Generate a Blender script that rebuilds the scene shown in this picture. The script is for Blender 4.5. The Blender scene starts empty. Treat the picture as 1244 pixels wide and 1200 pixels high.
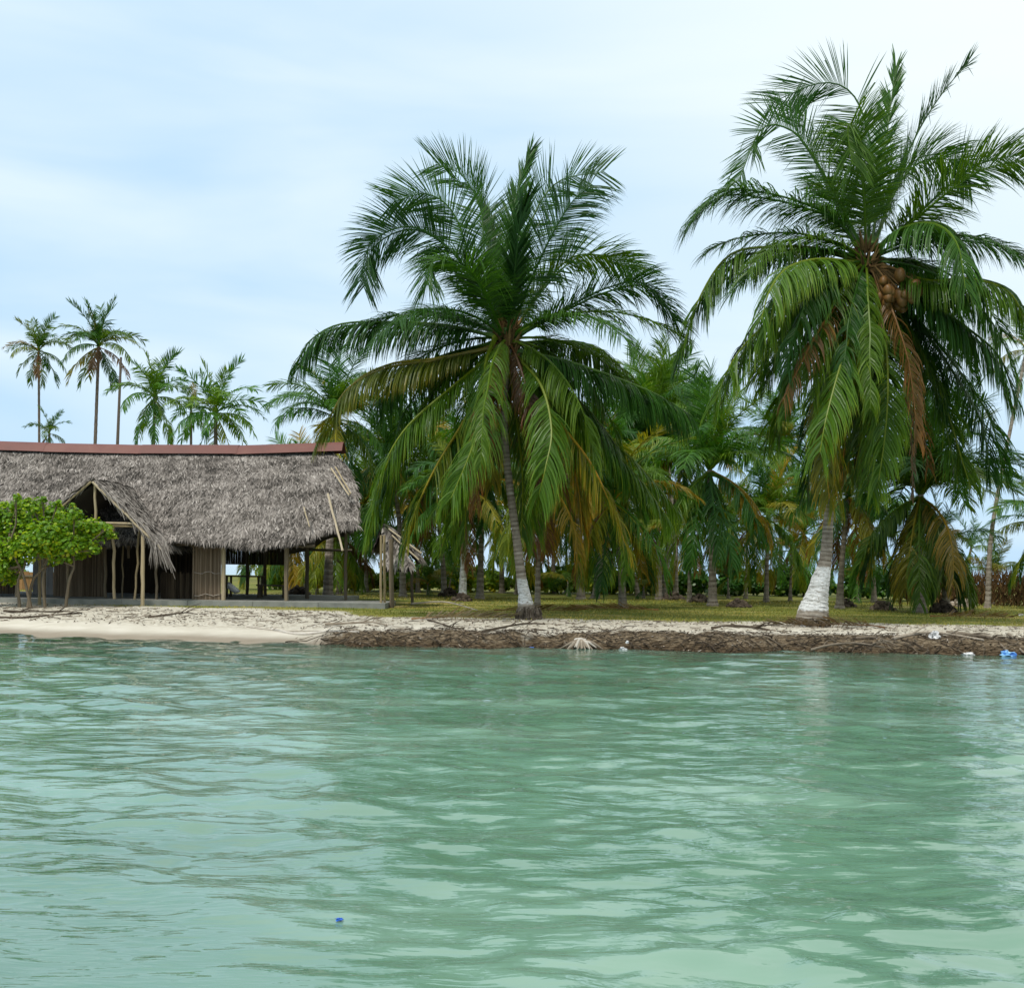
import bpy, math, random
import numpy as np
from mathutils import Vector, Matrix
from mathutils import noise as mnoise

# ------------------------------------------------------------------ camera, sky, sun, exposure
scene = bpy.context.scene
COL = scene.collection
F_PX, CX, HY, CAM_H = 1334.0, 622.0, 692.0, 1.7
ROLL = math.atan(0.014)
cr_, sr_ = math.cos(ROLL), math.sin(ROLL)

cam_d = bpy.data.cameras.new('camera')
cam = bpy.data.objects.new('camera', cam_d)
COL.objects.link(cam)
cam_d.sensor_width = 36.0
cam_d.lens = 36.0 * F_PX / 1244.0
cam_d.shift_y = 92.0 / 1244.0
cam_d.clip_start = 0.1
cam_d.clip_end = 8000.0
cam.matrix_world = Matrix(((cr_, -sr_, 0, 0), (0, 0, -1, 0), (sr_, cr_, 0, CAM_H), (0, 0, 0, 1)))
scene.camera = cam

SUN_EL, SUN_AZ = math.radians(56), math.radians(215)      # azimuth clockwise from +Y
world = bpy.data.worlds.new('World')
scene.world = world
world.use_nodes = True
wn = world.node_tree
wn.nodes.clear()
def wnode(t, **kw):
    n = wn.nodes.new(t)
    for k, v in kw.items():
        setattr(n, k, v)
    return n
w_out = wnode('ShaderNodeOutputWorld')
w_bg = wnode('ShaderNodeBackground')
w_bg.inputs['Strength'].default_value = 0.1
w_sky = wnode('ShaderNodeTexSky', sky_type='NISHITA', sun_disc=False, sun_elevation=SUN_EL, sun_rotation=SUN_AZ)
w_sky.air_density = 1.0
w_sky.dust_density = 2.0
w_tc = wnode('ShaderNodeTexCoord')
w_map = wnode('ShaderNodeMapping')
w_map.inputs['Rotation'].default_value = (0, math.radians(16), 0)
w_map.inputs['Scale'].default_value = (0.9, 0.9, 4.2)
w_map.inputs['Location'].default_value = (0.35, 0.1, 0.55)
w_noise = wnode('ShaderNodeTexNoise')
w_noise.inputs['Scale'].default_value = 2.1
w_noise.inputs['Detail'].default_value = 5.0
w_noise.inputs['Roughness'].default_value = 0.45
w_noise.inputs['Distortion'].default_value = 0.4
w_r = wnode('ShaderNodeValToRGB')
w_r.color_ramp.elements[0].position = 0.36
w_r.color_ramp.elements[0].color = (5.1, 7.55, 9.9, 1)
w_r.color_ramp.elements[1].position = 0.62
w_r.color_ramp.elements[1].color = (7.7, 9.3, 10.6, 1)
# cloud veil gets brighter and whiter up and to the right
w_sep = wnode('ShaderNodeSeparateXYZ')
w_m1 = wnode('ShaderNodeMath', operation='MULTIPLY_ADD')
w_m1.inputs[1].default_value = 0.62
w_m2 = wnode('ShaderNodeMath', operation='MULTIPLY')
w_m2.inputs[1].default_value = 1.05
w_cl = wnode('ShaderNodeMapRange')
w_cl.inputs['From Min'].default_value = 0.26
w_cl.inputs['From Max'].default_value = 0.74
w_mixw = wnode('ShaderNodeMix', data_type='RGBA')
w_mixw.inputs['B'].default_value = (10.2, 10.9, 10.8, 1)
w_mix = wnode('ShaderNodeMix', data_type='RGBA')
w_mix.inputs['Factor'].default_value = 0.92
L = wn.links.new
L(w_tc.outputs['Generated'], w_map.inputs['Vector'])
L(w_map.outputs['Vector'], w_noise.inputs['Vector'])
L(w_noise.outputs['Fac'], w_r.inputs['Fac'])
L(w_tc.outputs['Generated'], w_sep.inputs['Vector'])
L(w_sep.outputs['Z'], w_m2.inputs[0])
L(w_sep.outputs['X'], w_m1.inputs[0])
L(w_m2.outputs[0], w_m1.inputs[2])
L(w_m1.outputs[0], w_cl.inputs['Value'])
L(w_cl.outputs['Result'], w_mixw.inputs['Factor'])
L(w_r.outputs['Color'], w_mixw.inputs['A'])
L(w_sky.outputs['Color'], w_mix.inputs['A'])
L(w_mixw.outputs['Result'], w_mix.inputs['B'])
L(w_mix.outputs['Result'], w_bg.inputs['Color'])
L(w_bg.outputs['Background'], w_out.inputs['Surface'])

sun_d = bpy.data.lights.new('sun', 'SUN')
sun_d.energy = 2.6
sun_d.angle = math.radians(10)
sun_d.color = (1.0, 0.95, 0.87)
sun = bpy.data.objects.new('sun', sun_d)
COL.objects.link(sun)
sd = Vector((math.sin(SUN_AZ) * math.cos(SUN_EL), math.cos(SUN_AZ) * math.cos(SUN_EL), math.sin(SUN_EL)))
sun.rotation_euler = sd.to_track_quat('Z', 'Y').to_euler()

scene.view_settings.view_transform = 'Standard'
scene.view_settings.look = 'None'
scene.view_settings.exposure = 0.08
scene.view_settings.gamma = 1.0
scene.cycles.max_bounces = 8
scene.cycles.transparent_max_bounces = 12
scene.cycles.caustics_reflective = False
scene.cycles.caustics_refractive = False

# ------------------------------------------------------------------ helpers
def at(px, py, Y):
    xc, yc = (px - CX) / F_PX, (HY - py) / F_PX
    return Vector(((xc * cr_ - yc * sr_) * Y, Y, CAM_H + (xc * sr_ + yc * cr_) * Y))

def smooth(a, b, x):
    t = np.clip((np.asarray(x, dtype=float) - a) / float(b - a), 0, 1)
    return t * t * (3 - 2 * t)

def tag(o, label=None, cat=None, group=None, kind=None):
    if label: o['label'] = label
    if cat: o['category'] = cat
    if group: o['group'] = group
    if kind: o['kind'] = kind
    return o

def empty(name, loc, label, cat, group=None):
    o = bpy.data.objects.new(name, None)
    COL.objects.link(o)
    o.location = loc
    o.empty_display_size = 0.3
    return tag(o, label, cat, group)

class MB:
    """collects polygons with a per-vertex tint"""
    def __init__(s):
        s.v, s.f, s.t = [], [], []
    def poly(s, verts, faces, tint=0.5):
        n = len(s.v)
        s.v.extend(tuple(p) for p in verts)
        s.f.extend(tuple(i + n for i in f) for f in faces)
        if isinstance(tint, (list, tuple)): s.t.extend(tint)
        else: s.t.extend([tint] * len(verts))
    def mesh(s, name, mat, smooth_=False, off=(0, 0, 0)):
        me = bpy.data.meshes.new(name)
        v = np.array(s.v, dtype=float) - np.array(off, dtype=float)
        me.from_pydata(v.tolist(), [], s.f)
        a = me.attributes.new('tint', 'FLOAT', 'POINT')
        a.data.foreach_set('value', np.array(s.t, dtype=np.float32))
        me.materials.append(mat)
        if smooth_:
            me.polygons.foreach_set('use_smooth', [True] * len(me.polygons))
        me.update()
        return me
    def build(s, name, mat, parent=None, smooth_=False, off=None):
        if off is None:
            off = parent_loc(parent)
        me = s.mesh(name, mat, smooth_, off)
        o = bpy.data.objects.new(name, me)
        COL.objects.link(o)
        if parent is not None: o.parent = parent
        return o
    def box(s, c, size, rz=0.0, tint=0.5, tilt=None):
        c = Vector(c)
        M = Matrix.Rotation(rz, 3, 'Z')
        if tilt is not None: M = tilt
        hx, hy, hz = size[0] / 2, size[1] / 2, size[2] / 2
        vs = [c + M @ Vector((x * hx, y * hy, z * hz)) for z in (-1, 1) for y in (-1, 1) for x in (-1, 1)]
        s.poly(vs, [(0, 2, 3, 1), (4, 5, 7, 6), (0, 1, 5, 4), (2, 6, 7, 3), (0, 4, 6, 2), (1, 3, 7, 5)], tint)
    def tube(s, pts, radii, n=8, tint=0.5, cap=True, jitter=0.0, rng=random):
        pts = [Vector(p) for p in pts]
        m = len(pts)
        if not hasattr(radii, '__len__'): radii = [radii] * m
        T = [(pts[min(i + 1, m - 1)] - pts[max(i - 1, 0)]).normalized() for i in range(m)]
        ref = Vector((1, 0, 0)) if abs(T[0].x) < 0.8 else Vector((0, 1, 0))
        base = len(s.v)
        A = (ref - T[0] * ref.dot(T[0])).normalized()
        for i in range(m):
            A = (A - T[i] * A.dot(T[i])).normalized()
            B = T[i].cross(A)
            for k in range(n):
                a = 2 * math.pi * k / n
                r = radii[i] * (1 + jitter * rng.uniform(-1, 1))
                s.v.append(tuple(pts[i] + (A * math.cos(a) + B * math.sin(a)) * r))
                s.t.append(tint[i] if isinstance(tint, (list, tuple)) else tint)
        for i in range(m - 1):
            for k in range(n):
                a, b = base + i * n + k, base + i * n + (k + 1) % n
                s.f.append((a, b, b + n, a + n))
        if cap:
            s.f.append(tuple(base + k for k in reversed(range(n))))
            s.f.append(tuple(base + (m - 1) * n + k for k in range(n)))

def parent_loc(p):
    l = Vector((0, 0, 0))
    while p is not None:
        l += p.location
        p = p.parent
    return l

def catmull(pts, m):
    pts = [Vector(p) for p in pts]
    P = [pts[0] * 2 - pts[1]] + pts + [pts[-1] * 2 - pts[-2]]
    dense = []
    for i in range(1, len(P) - 2):
        for k in range(14):
            t = k / 14
            a, b, c, d = P[i - 1], P[i], P[i + 1], P[i + 2]
            dense.append(0.5 * ((2 * b) + (c - a) * t + (2 * a - 5 * b + 4 * c - d) * t * t + (3 * b - a - 3 * c + d) * t ** 3))
    dense.append(P[-2])
    L = [0.0]
    for i in range(1, len(dense)): L.append(L[-1] + (dense[i] - dense[i - 1]).length)
    out = []
    j = 0
    for k in range(m):
        q = L[-1] * k / (m - 1)
        while j < len(L) - 2 and L[j + 1] < q: j += 1
        t = (q - L[j]) / max(L[j + 1] - L[j], 1e-9)
        out.append(dense[j].lerp(dense[j + 1], min(max(t, 0), 1)))
    return out

# ------------------------------------------------------------------ materials
def newmat(name):
    m = bpy.data.materials.new(name)
    m.use_nodes = True
    nt = m.node_tree
    b = nt.nodes['Principled BSDF']
    return m, nt, b
def nd(nt, t, **kw):
    n = nt.nodes.new(t)
    for k, v in kw.items(): setattr(n, k, v)
    return n
def ramp(nt, stops):
    r = nd(nt, 'ShaderNodeValToRGB')
    e = r.color_ramp.elements
    while len(e) < len(stops): e.new(0.5)
    for i, (p, c) in enumerate(stops):
        e[i].position = p
        e[i].color = (c[0], c[1], c[2], 1)
    return r
def noise_n(nt, scale, detail=4, rough=0.55, coord='Object', vec=None, mscale=None):
    n = nd(nt, 'ShaderNodeTexNoise')
    n.inputs['Scale'].default_value = scale
    n.inputs['Detail'].default_value = detail
    n.inputs['Roughness'].default_value = rough
    if vec is None:
        tc = nd(nt, 'ShaderNodeTexCoord')
        vec = tc.outputs[coord]
    if mscale:
        mp = nd(nt, 'ShaderNodeMapping')
        mp.inputs['Scale'].default_value = mscale
        nt.links.new(vec, mp.inputs['Vector'])
        vec = mp.outputs['Vector']
    nt.links.new(vec, n.inputs['Vector'])
    return n
def bump(nt, b, src, strength, dist):
    bp = nd(nt, 'ShaderNodeBump')
    bp.inputs['Strength'].default_value = strength
    bp.inputs['Distance'].default_value = dist
    nt.links.new(src, bp.inputs['Height'])
    nt.links.new(bp.outputs['Normal'], b.inputs['Normal'])
    return bp

def tint_mat(name, stops, rough=0.8, nscale=8.0, namt=0.35, spec=0.3, mscale=None, bumpd=0.0):
    """colour from the per-vertex tint plus noise, through a ramp"""
    m, nt, b = newmat(name)
    at_ = nd(nt, 'ShaderNodeAttribute', attribute_name='tint')
    n = noise_n(nt, nscale, mscale=mscale)
    ma = nd(nt, 'ShaderNodeMath', operation='MULTIPLY_ADD')
    ma.inputs[1].default_value = namt
    sub = nd(nt, 'ShaderNodeMath', operation='SUBTRACT')
    sub.inputs[1].default_value = namt * 0.5
    nt.links.new(n.outputs['Fac'], ma.inputs[0])
    nt.links.new(at_.outputs['Fac'], ma.inputs[2])
    nt.links.new(ma.outputs[0], sub.inputs[0])
    r = ramp(nt, stops)
    nt.links.new(sub.outputs[0], r.inputs['Fac'])
    nt.links.new(r.outputs['Color'], b.inputs['Base Color'])
    b.inputs['Roughness'].default_value = rough
    b.inputs['Specular IOR Level'].default_value = spec
    if bumpd: bump(nt, b, n.outputs['Fac'], 0.8, bumpd)
    return m

def leaf_mat(name, use_obj=True, base=(0.05, 0.11, 0.02), trans=0.35, rough=0.42):
    """leaf: object colour is the leaf's own green, tint shifts each leaflet towards yellow or brown"""
    m, nt, b = newmat(name)
    at_ = nd(nt, 'ShaderNodeAttribute', attribute_name='tint')
    if use_obj:
        oi = nd(nt, 'ShaderNodeObjectInfo')
        src = oi.outputs['Color']
    else:
        rgb = nd(nt, 'ShaderNodeRGB')
        rgb.outputs[0].default_value = (*base, 1)
        src = rgb.outputs[0]
    dark = nd(nt, 'ShaderNodeMix', data_type='RGBA', blend_type='MULTIPLY')
    dark.inputs['Factor'].default_value = 1
    r = ramp(nt, [(0.0, (0.55, 0.62, 0.6)), (0.45, (1, 1, 1)), (0.72, (1.5, 1.3, 1.0)), (0.9, (2.7, 1.7, 1.2)), (1.0, (2.6, 1.3, 1.1))])
    nt.links.new(at_.outputs['Fac'], r.inputs['Fac'])
    nt.links.new(src, dark.inputs['A'])
    nt.links.new(r.outputs['Color'], dark.inputs['B'])
    nt.links.new(dark.outputs['Result'], b.inputs['Base Color'])
    b.inputs['Roughness'].default_value = rough
    b.inputs['Specular IOR Level'].default_value = 0.32
    tr = nd(nt, 'ShaderNodeBsdfTranslucent')
    tm = nd(nt, 'ShaderNodeMix', data_type='RGBA', blend_type='MULTIPLY')
    tm.inputs['Factor'].default_value = 1
    tm.inputs['B'].default_value = (1.5, 1.35, 0.45, 1)
    nt.links.new(dark.outputs['Result'], tm.inputs['A'])
    nt.links.new(tm.outputs['Result'], tr.inputs['Color'])
    mx = nd(nt, 'ShaderNodeMixShader')
    mx.inputs[0].default_value = trans
    nt.links.new(b.outputs[0], mx.inputs[1])
    nt.links.new(tr.outputs[0], mx.inputs[2])
    nt.links.new(mx.outputs[0], nt.nodes['Material Output'].inputs['Surface'])
    return m

M = {}
M['frond'] = leaf_mat('frond_leaf')
M['leaf'] = leaf_mat('broad_leaf', trans=0.4, rough=0.35)
M['thatch'] = tint_mat('thatch', [(0.0, (0.04, 0.036, 0.031)), (0.3, (0.13, 0.114, 0.1)), (0.6, (0.26, 0.231, 0.206)), (1.0, (0.43, 0.39, 0.352))], 0.9, 1.1, 0.35, 0.15)
M['pole'] = tint_mat('pole_wood', [(0.0, (0.05, 0.04, 0.025)), (0.4, (0.17, 0.135, 0.09)), (0.75, (0.36, 0.28, 0.15)), (1.0, (0.5, 0.42, 0.3))], 0.75, 12, 0.35, 0.25, (1, 1, 0.15), 0.01)
M['coir'] = tint_mat('coir', [(0.0, (0.03, 0.018, 0.008)), (0.5, (0.13, 0.075, 0.03)), (1.0, (0.3, 0.18, 0.07))], 0.9, 25, 0.5, 0.1)
M['coconut'] = tint_mat('coconut_husk', [(0.0, (0.07, 0.045, 0.012)), (0.5, (0.17, 0.08, 0.02)), (1.0, (0.32, 0.16, 0.03))], 0.5, 6, 0.3, 0.4)
M['drift'] = tint_mat('driftwood', [(0.0, (0.03, 0.022, 0.015)), (0.35, (0.11, 0.085, 0.06)), (0.7, (0.3, 0.25, 0.19)), (1.0, (0.62, 0.58, 0.52))], 0.85, 18, 0.3, 0.2, None, 0.01)
M['cane'] = tint_mat('cane_wall', [(0.0, (0.03, 0.022, 0.014)), (0.5, (0.13, 0.095, 0.06)), (1.0, (0.3, 0.23, 0.16))], 0.85, 20, 0.4, 0.15, (1, 1, 0.08))
M['red'] = tint_mat('red_metal', [(0.0, (0.075, 0.026, 0.019)), (0.5, (0.14, 0.042, 0.03)), (1.0, (0.2, 0.085, 0.06))], 0.55, 1.7, 0.7, 0.4)
M['concrete'] = tint_mat('concrete', [(0.0, (0.1, 0.1, 0.09)), (0.5, (0.24, 0.245, 0.22)), (1.0, (0.4, 0.39, 0.35))], 0.9, 3.0, 0.8, 0.2, None, 0.01)
M['grass'] = tint_mat('grass_blades', [(0.0, (0.1, 0.13, 0.015)), (0.5, (0.26, 0.24, 0.04)), (1.0, (0.45, 0.35, 0.1))], 0.7, 0.25, 0.7, 0.2)
M['white'] = tint_mat('white_plastic', [(0.0, (0.5, 0.5, 0.5)), (1.0, (0.85, 0.85, 0.84))], 0.4, 5, 0.3, 0.4)
M['blue'] = tint_mat('blue_plastic', [(0.0, (0.02, 0.08, 0.4)), (0.5, (0.03, 0.16, 0.6)), (1.0, (0.35, 0.65, 0.85))], 0.4, 5, 0.3, 0.4)

def trunk_mat(name, paint=None, stops=None):
    """ring-scarred palm bark; paint = (low, high) heights of a whitewashed band above the base"""
    m, nt, b = newmat(name)
    tc = nd(nt, 'ShaderNodeTexCoord')
    sep = nd(nt, 'ShaderNodeSeparateXYZ')
    nt.links.new(tc.outputs['Object'], sep.inputs[0])
    n1 = noise_n(nt, 9, 5, 0.6, vec=tc.outputs['Object'])
    n2 = noise_n(nt, 3.0, 3, 0.6, vec=tc.outputs['Object'], mscale=(1, 1, 4.5))
    at_ = nd(nt, 'ShaderNodeAttribute', attribute_name='tint')
    a1 = nd(nt, 'ShaderNodeMath', operation='MULTIPLY_ADD'); a1.inputs[1].default_value = 0.45
    nt.links.new(n1.outputs['Fac'], a1.inputs[0]); nt.links.new(at_.outputs['Fac'], a1.inputs[2])
    a2 = nd(nt, 'ShaderNodeMath', operation='MULTIPLY_ADD'); a2.inputs[1].default_value = 0.6
    nt.links.new(n2.outputs['Fac'], a2.inputs[0]); nt.links.new(a1.outputs[0], a2.inputs[2])
    a3 = nd(nt, 'ShaderNodeMath', operation='SUBTRACT'); a3.inputs[1].default_value = 0.55
    nt.links.new(a2.outputs[0], a3.inputs[0])
    r = ramp(nt, stops or [(0.0, (0.035, 0.027, 0.02)), (0.3, (0.12, 0.095, 0.07)), (0.62, (0.29, 0.25, 0.2)), (1.0, (0.52, 0.48, 0.42))])
    nt.links.new(a3.outputs[0], r.inputs['Fac'])
    col = r.outputs['Color']
    if paint:
        def edge(v, sign):
            # height + noise wobble compared with the band's edge
            w = nd(nt, 'ShaderNodeMath', operation='MULTIPLY_ADD'); w.inputs[1].default_value = 0.14
            nt.links.new(n1.outputs['Fac'], w.inputs[0]); nt.links.new(sep.outputs['Z'], w.inputs[2])
            mr = nd(nt, 'ShaderNodeMapRange')
            mr.inputs['From Min'].default_value = v + 0.07 - 0.02 * sign
            mr.inputs['From Max'].default_value = v + 0.07 + 0.02 * sign
            nt.links.new(w.outputs[0], mr.inputs['Value'])
            return mr.outputs['Result']
        k = nd(nt, 'ShaderNodeMath', operation='MULTIPLY')
        nt.links.new(edge(paint[0], 1), k.inputs[0]); nt.links.new(edge(paint[1], -1), k.inputs[1])
        n3 = noise_n(nt, 14, 4, 0.65, vec=tc.outputs['Object'], mscale=(1, 1, 2.2))
        chip = ramp(nt, [(0.37, (0, 0, 0)), (0.43, (1, 1, 1))])
        nt.links.new(n3.outputs['Fac'], chip.inputs['Fac'])
        k2 = nd(nt, 'ShaderNodeMath', operation='MULTIPLY')
        nt.links.new(k.outputs[0], k2.inputs[0]); nt.links.new(chip.outputs['Color'], k2.inputs[1])
        wr = ramp(nt, [(0.32, (0.3, 0.29, 0.26)), (0.45, (0.56, 0.56, 0.53)), (0.6, (0.72, 0.72, 0.7))])
        nt.links.new(n2.outputs['Fac'], wr.inputs['Fac'])
        mx = nd(nt, 'ShaderNodeMix', data_type='RGBA')
        nt.links.new(k2.outputs[0], mx.inputs['Factor'])
        nt.links.new(col, mx.inputs['A']); nt.links.new(wr.outputs['Color'], mx.inputs['B'])
        col = mx.outputs['Result']
    nt.links.new(col, b.inputs['Base Color'])
    b.inputs['Roughness'].default_value = 0.9
    b.inputs['Specular IOR Level'].default_value = 0.15
    bump(nt, b, n1.outputs['Fac'], 0.9, 0.03)
    return m
M['trunk'] = trunk_mat('palm_bark')

# ------------------------------------------------------------------ terrain
def shore(x):
    x = np.asarray(x, dtype=float)
    left = smooth(-3.2, -14, x) if False else np.clip((-3.0 - x) / 11.0, 0, 1.6)
    return 23.7 + 3.0 * left ** 1.1 + 0.16 * np.sin(x * 0.9 + 1) + 0.09 * np.sin(x * 2.3) + 0.05 * np.sin(x * 5.1 + 2) - 0.08 * smooth(6, 12, x)

def beachness(x):
    return 1 - smooth(-5.2, -3.2, x)      # 1 on the sandy beach at the left

def hash_noise(x, y, s, seed=0.0):
    """cheap smooth value noise, vectorised"""
    x = np.asarray(x, dtype=float) * s + seed * 17.3
    y = np.asarray(y, dtype=float) * s + seed * 9.1
    xi, yi = np.floor(x), np.floor(y)
    xf, yf = x - xi, y - yi
    u, v = xf * xf * (3 - 2 * xf), yf * yf * (3 - 2 * yf)
    def h(a, b):
        q = np.sin(a * 127.1 + b * 311.7 + seed * 74.7) * 43758.5453
        return q - np.floor(q)
    return (h(xi, yi) * (1 - u) + h(xi + 1, yi) * u) * (1 - v) + (h(xi, yi + 1) * (1 - u) + h(xi + 1, yi + 1) * u) * v

def ground_z(x, y):
    x = np.asarray(x, dtype=float); y = np.asarray(y, dtype=float)
    ys = shore(x)
    t = y - ys
    b = beachness(x)
    shoal = 0.62 * smooth(11.5, 6.0, y) * smooth(2.0, -2.0, x)
    zb = np.where(t < 0, np.maximum(t * 0.075, -1.05) + shoal, 0.46 * (1 - (1 - np.clip(t / 6.5, 0, 1)) ** 1.5))
    n = hash_noise(x, y, 2.2, 1) * 0.75 + hash_noise(x, y, 6.0, 2) * 0.25
    tt = t + (n - 0.5) * 0.5 + (hash_noise(x, y * 0.3, 0.7, 9) - 0.5) * 0.6
    zk = np.where(tt < 0, -0.16 + np.maximum(tt * 0.07, -0.95) + shoal, -0.16 + 0.44 * smooth(-0.05, 0.75, tt) + 0.03 * smooth(0.5, 1.4, tt) * 1.0 + 0.12 * smooth(0.8, 4.5, tt))
    rough = (hash_noise(x, y, 2.2, 3) - 0.5) * 0.10 + (hash_noise(x, y, 8.0, 4) - 0.5) * 0.022
    zk = zk + rough * smooth(-0.1, 0.3, tt) * (1 - smooth(2.2, 4.5, tt))
    zb = zb + ((hash_noise(x, y, 2.0, 5) - 0.5) * 0.05 + (hash_noise(x, y, 7, 6) - 0.5) * 0.025) * smooth(1.8, 3.0, t) * (1 - smooth(5.5, 8, t))
    z = zb * b + zk * (1 - b)
    z = z + 0.05 * (hash_noise(x, y, 0.18, 7) - 0.5) * smooth(6, 12, t)
    # the sea bed goes on behind the island
    return z - 2.2 * smooth(150, 190, y)

def gz(x, y): return float(ground_z(x, y))

def nonuniform(core, outer):
    return np.array(sorted(set([round(float(a), 5) for a in list(core) + list(outer)])))

def grid_obj(name, xs, ys, zfun, mat, attrs=()):
    X, Y = np.meshgrid(xs, ys)
    Z = zfun(X, Y)
    nx, ny = len(xs), len(ys)
    co = np.stack([X, Y, Z], -1).reshape(-1, 3)
    i = np.arange((ny - 1) * (nx - 1))
    r, c = i // (nx - 1), i % (nx - 1)
    a = r * nx + c
    faces = np.stack([a, a + 1, a + nx + 1, a + nx], -1)
    me = bpy.data.meshes.new(name)
    me.vertices.add(len(co)); me.vertices.foreach_set('co', co.astype(np.float32).ravel())
    me.loops.add(faces.size); me.loops.foreach_set('vertex_index', faces.astype(np.int32).ravel())
    me.polygons.add(len(faces))
    me.polygons.foreach_set('loop_start', np.arange(0, faces.size, 4, dtype=np.int32))
    me.polygons.foreach_set('loop_total', np.full(len(faces), 4, dtype=np.int32))
    me.update(calc_edges=True)
    me.polygons.foreach_set('use_smooth', [True] * len(faces))
    for nm, arr in attrs:
        at_ = me.attributes.new(nm, 'FLOAT', 'POINT')
        at_.data.foreach_set('value', arr(X, Y).astype(np.float32).ravel())
    me.materials.append(mat)
    o = bpy.data.objects.new(name, me)
    COL.objects.link(o)
    return o

def ground_material():
    m, nt, b = newmat('ground')
    tc = nd(nt, 'ShaderNodeTexCoord')
    obj = tc.outputs['Object']
    grassy = nd(nt, 'ShaderNodeAttribute', attribute_name='grassy')
    bank = nd(nt, 'ShaderNodeAttribute', attribute_name='bank')
    wet = nd(nt, 'ShaderNodeAttribute', attribute_name='wet')
    n1 = noise_n(nt, 1.4, 6, 0.6, vec=obj)
    n2 = noise_n(nt, 7, 6, 0.65, vec=obj)
    n3 = noise_n(nt, 0.35, 4, 0.6, vec=obj, mscale=(0.5, 1.4, 1))
    n4 = noise_n(nt, 16, 8, 0.75, vec=obj, mscale=(0.35, 1, 2.6))
    sand = ramp(nt, [(0.3, (0.33, 0.29, 0.23)), (0.5, (0.48, 0.44, 0.36)), (0.7, (0.58, 0.55, 0.47))])
    nt.links.new(n2.outputs['Fac'], sand.inputs['Fac'])
    sandf = ramp(nt, [(0.4, (0.52, 0.48, 0.40)), (0.6, (0.58, 0.54, 0.46))])
    nt.links.new(n1.outputs['Fac'], sandf.inputs['Fac'])
    grass = ramp(nt, [(0.3, (0.32, 0.26, 0.11)), (0.42, (0.19, 0.18, 0.04)), (0.52, (0.09, 0.12, 0.022)), (0.6, (0.16, 0.165, 0.035)), (0.7, (0.34, 0.27, 0.12))])
    nt.links.new(n3.outputs['Fac'], grass.inputs['Fac'])
    dirt = ramp(nt, [(0.36, (0.028, 0.02, 0.012)), (0.5, (0.10, 0.073, 0.045)), (0.64, (0.3, 0.24, 0.165))])
    nt.links.new(n4.outputs['Fac'], dirt.inputs['Fac'])
    def mix(f, a, bb):
        x = nd(nt, 'ShaderNodeMix', data_type='RGBA')
        nt.links.new(f, x.inputs['Factor']); nt.links.new(a, x.inputs['A']); nt.links.new(bb, x.inputs['B'])
        return x.outputs['Result']
    def soft(attr, n, amt, lo, hi):
        a = nd(nt, 'ShaderNodeMath', operation='MULTIPLY_ADD'); a.inputs[1].default_value = amt
        nt.links.new(n.outputs['Fac'], a.inputs[0]); nt.links.new(attr.outputs['Fac'], a.inputs[2])
        r = nd(nt, 'ShaderNodeMapRange'); r.inputs['From Min'].default_value = lo + amt / 2; r.inputs['From Max'].default_value = hi + amt / 2
        nt.links.new(a.outputs[0], r.inputs['Value'])
        return r.outputs['Result']
    fine = nd(nt, 'ShaderNodeAttribute', attribute_name='fine')
    c = mix(fine.outputs['Fac'], sand.outputs['Color'], sandf.outputs['Color'])
    c = mix(soft(grassy, n2, 0.8, 0.35, 0.65), c, grass.outputs['Color'])
    c = mix(soft(bank, n2, 0.9, 0.3, 0.7), c, dirt.outputs['Color'])
    wm = nd(nt, 'ShaderNodeMix', data_type='RGBA', blend_type='MULTIPLY')
    wm.inputs['B'].default_value = (0.5, 0.46, 0.42, 1)
    nt.links.new(wet.outputs['Fac'], wm.inputs['Factor']); nt.links.new(c, wm.inputs['A'])
    nt.links.new(wm.outputs['Result'], b.inputs['Base Color'])
    b.inputs['Roughness'].default_value = 0.95
    b.inputs['Specular IOR Level'].default_value = 0.1
    bump(nt, b, n2.outputs['Fac'], 0.6, 0.03)
    return m

gx = nonuniform(np.arange(-20, 15.01, 0.1), [-1500, -700, -300, -150, -100, -80] + list(np.arange(-70, -20, 1.0)) + list(np.arange(15, 70, 1.0)) + [80, 100, 150, 300, 700, 1500])
gy = nonuniform(np.arange(22.6, 33.0, 0.06), [-30, -10, -4] + list(np.arange(0, 22.6, 0.5)) + list(np.arange(33, 60, 0.5)) + list(np.arange(60, 200, 3)) + [220, 300, 600, 1200, 2500])
def a_grassy(X, Y):
    t = Y - shore(X)
    return smooth(3.4, 6.4, t + 0.9 * (hash_noise(X, Y, 0.8, 11) - 0.5) - 2.2 * beachness(X))
def a_bank(X, Y):
    t = Y - shore(X)
    return (1 - beachness(X)) * (1 - smooth(0.4, 2.2, t + 1.3 * (hash_noise(X, Y, 0.6, 12) - 0.5) + 1.2 * (hash_noise(X, Y, 0.25, 13) - 0.5) + 0.8 * (hash_noise(X, Y, 2.5, 14) - 0.5))) * smooth(-1.2, -0.2, t)
def a_wet(X, Y):
    t = Y - shore(X)
    b = beachness(X)
    return (1 - smooth(0.25, 1.3, t)) * smooth(-6, -1, t) * b + (1 - b) * (1 - smooth(0.02, 0.2, ground_z(X, Y) + 0.12 * (hash_noise(X, Y, 1.5, 15) - 0.5)))
def a_fine(X, Y):
    t = Y - shore(X)
    return 1 - smooth(1.6, 2.4, t + 0.3 * np.sin(X * 0.7))
ground = grid_obj('ground', gx, gy, ground_z, ground_material(), [('grassy', a_grassy), ('bank', a_bank), ('wet', a_wet), ('fine', a_fine)])
tag(ground, 'sandy island shore with a strip of olive grass', kind='structure')

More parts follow.
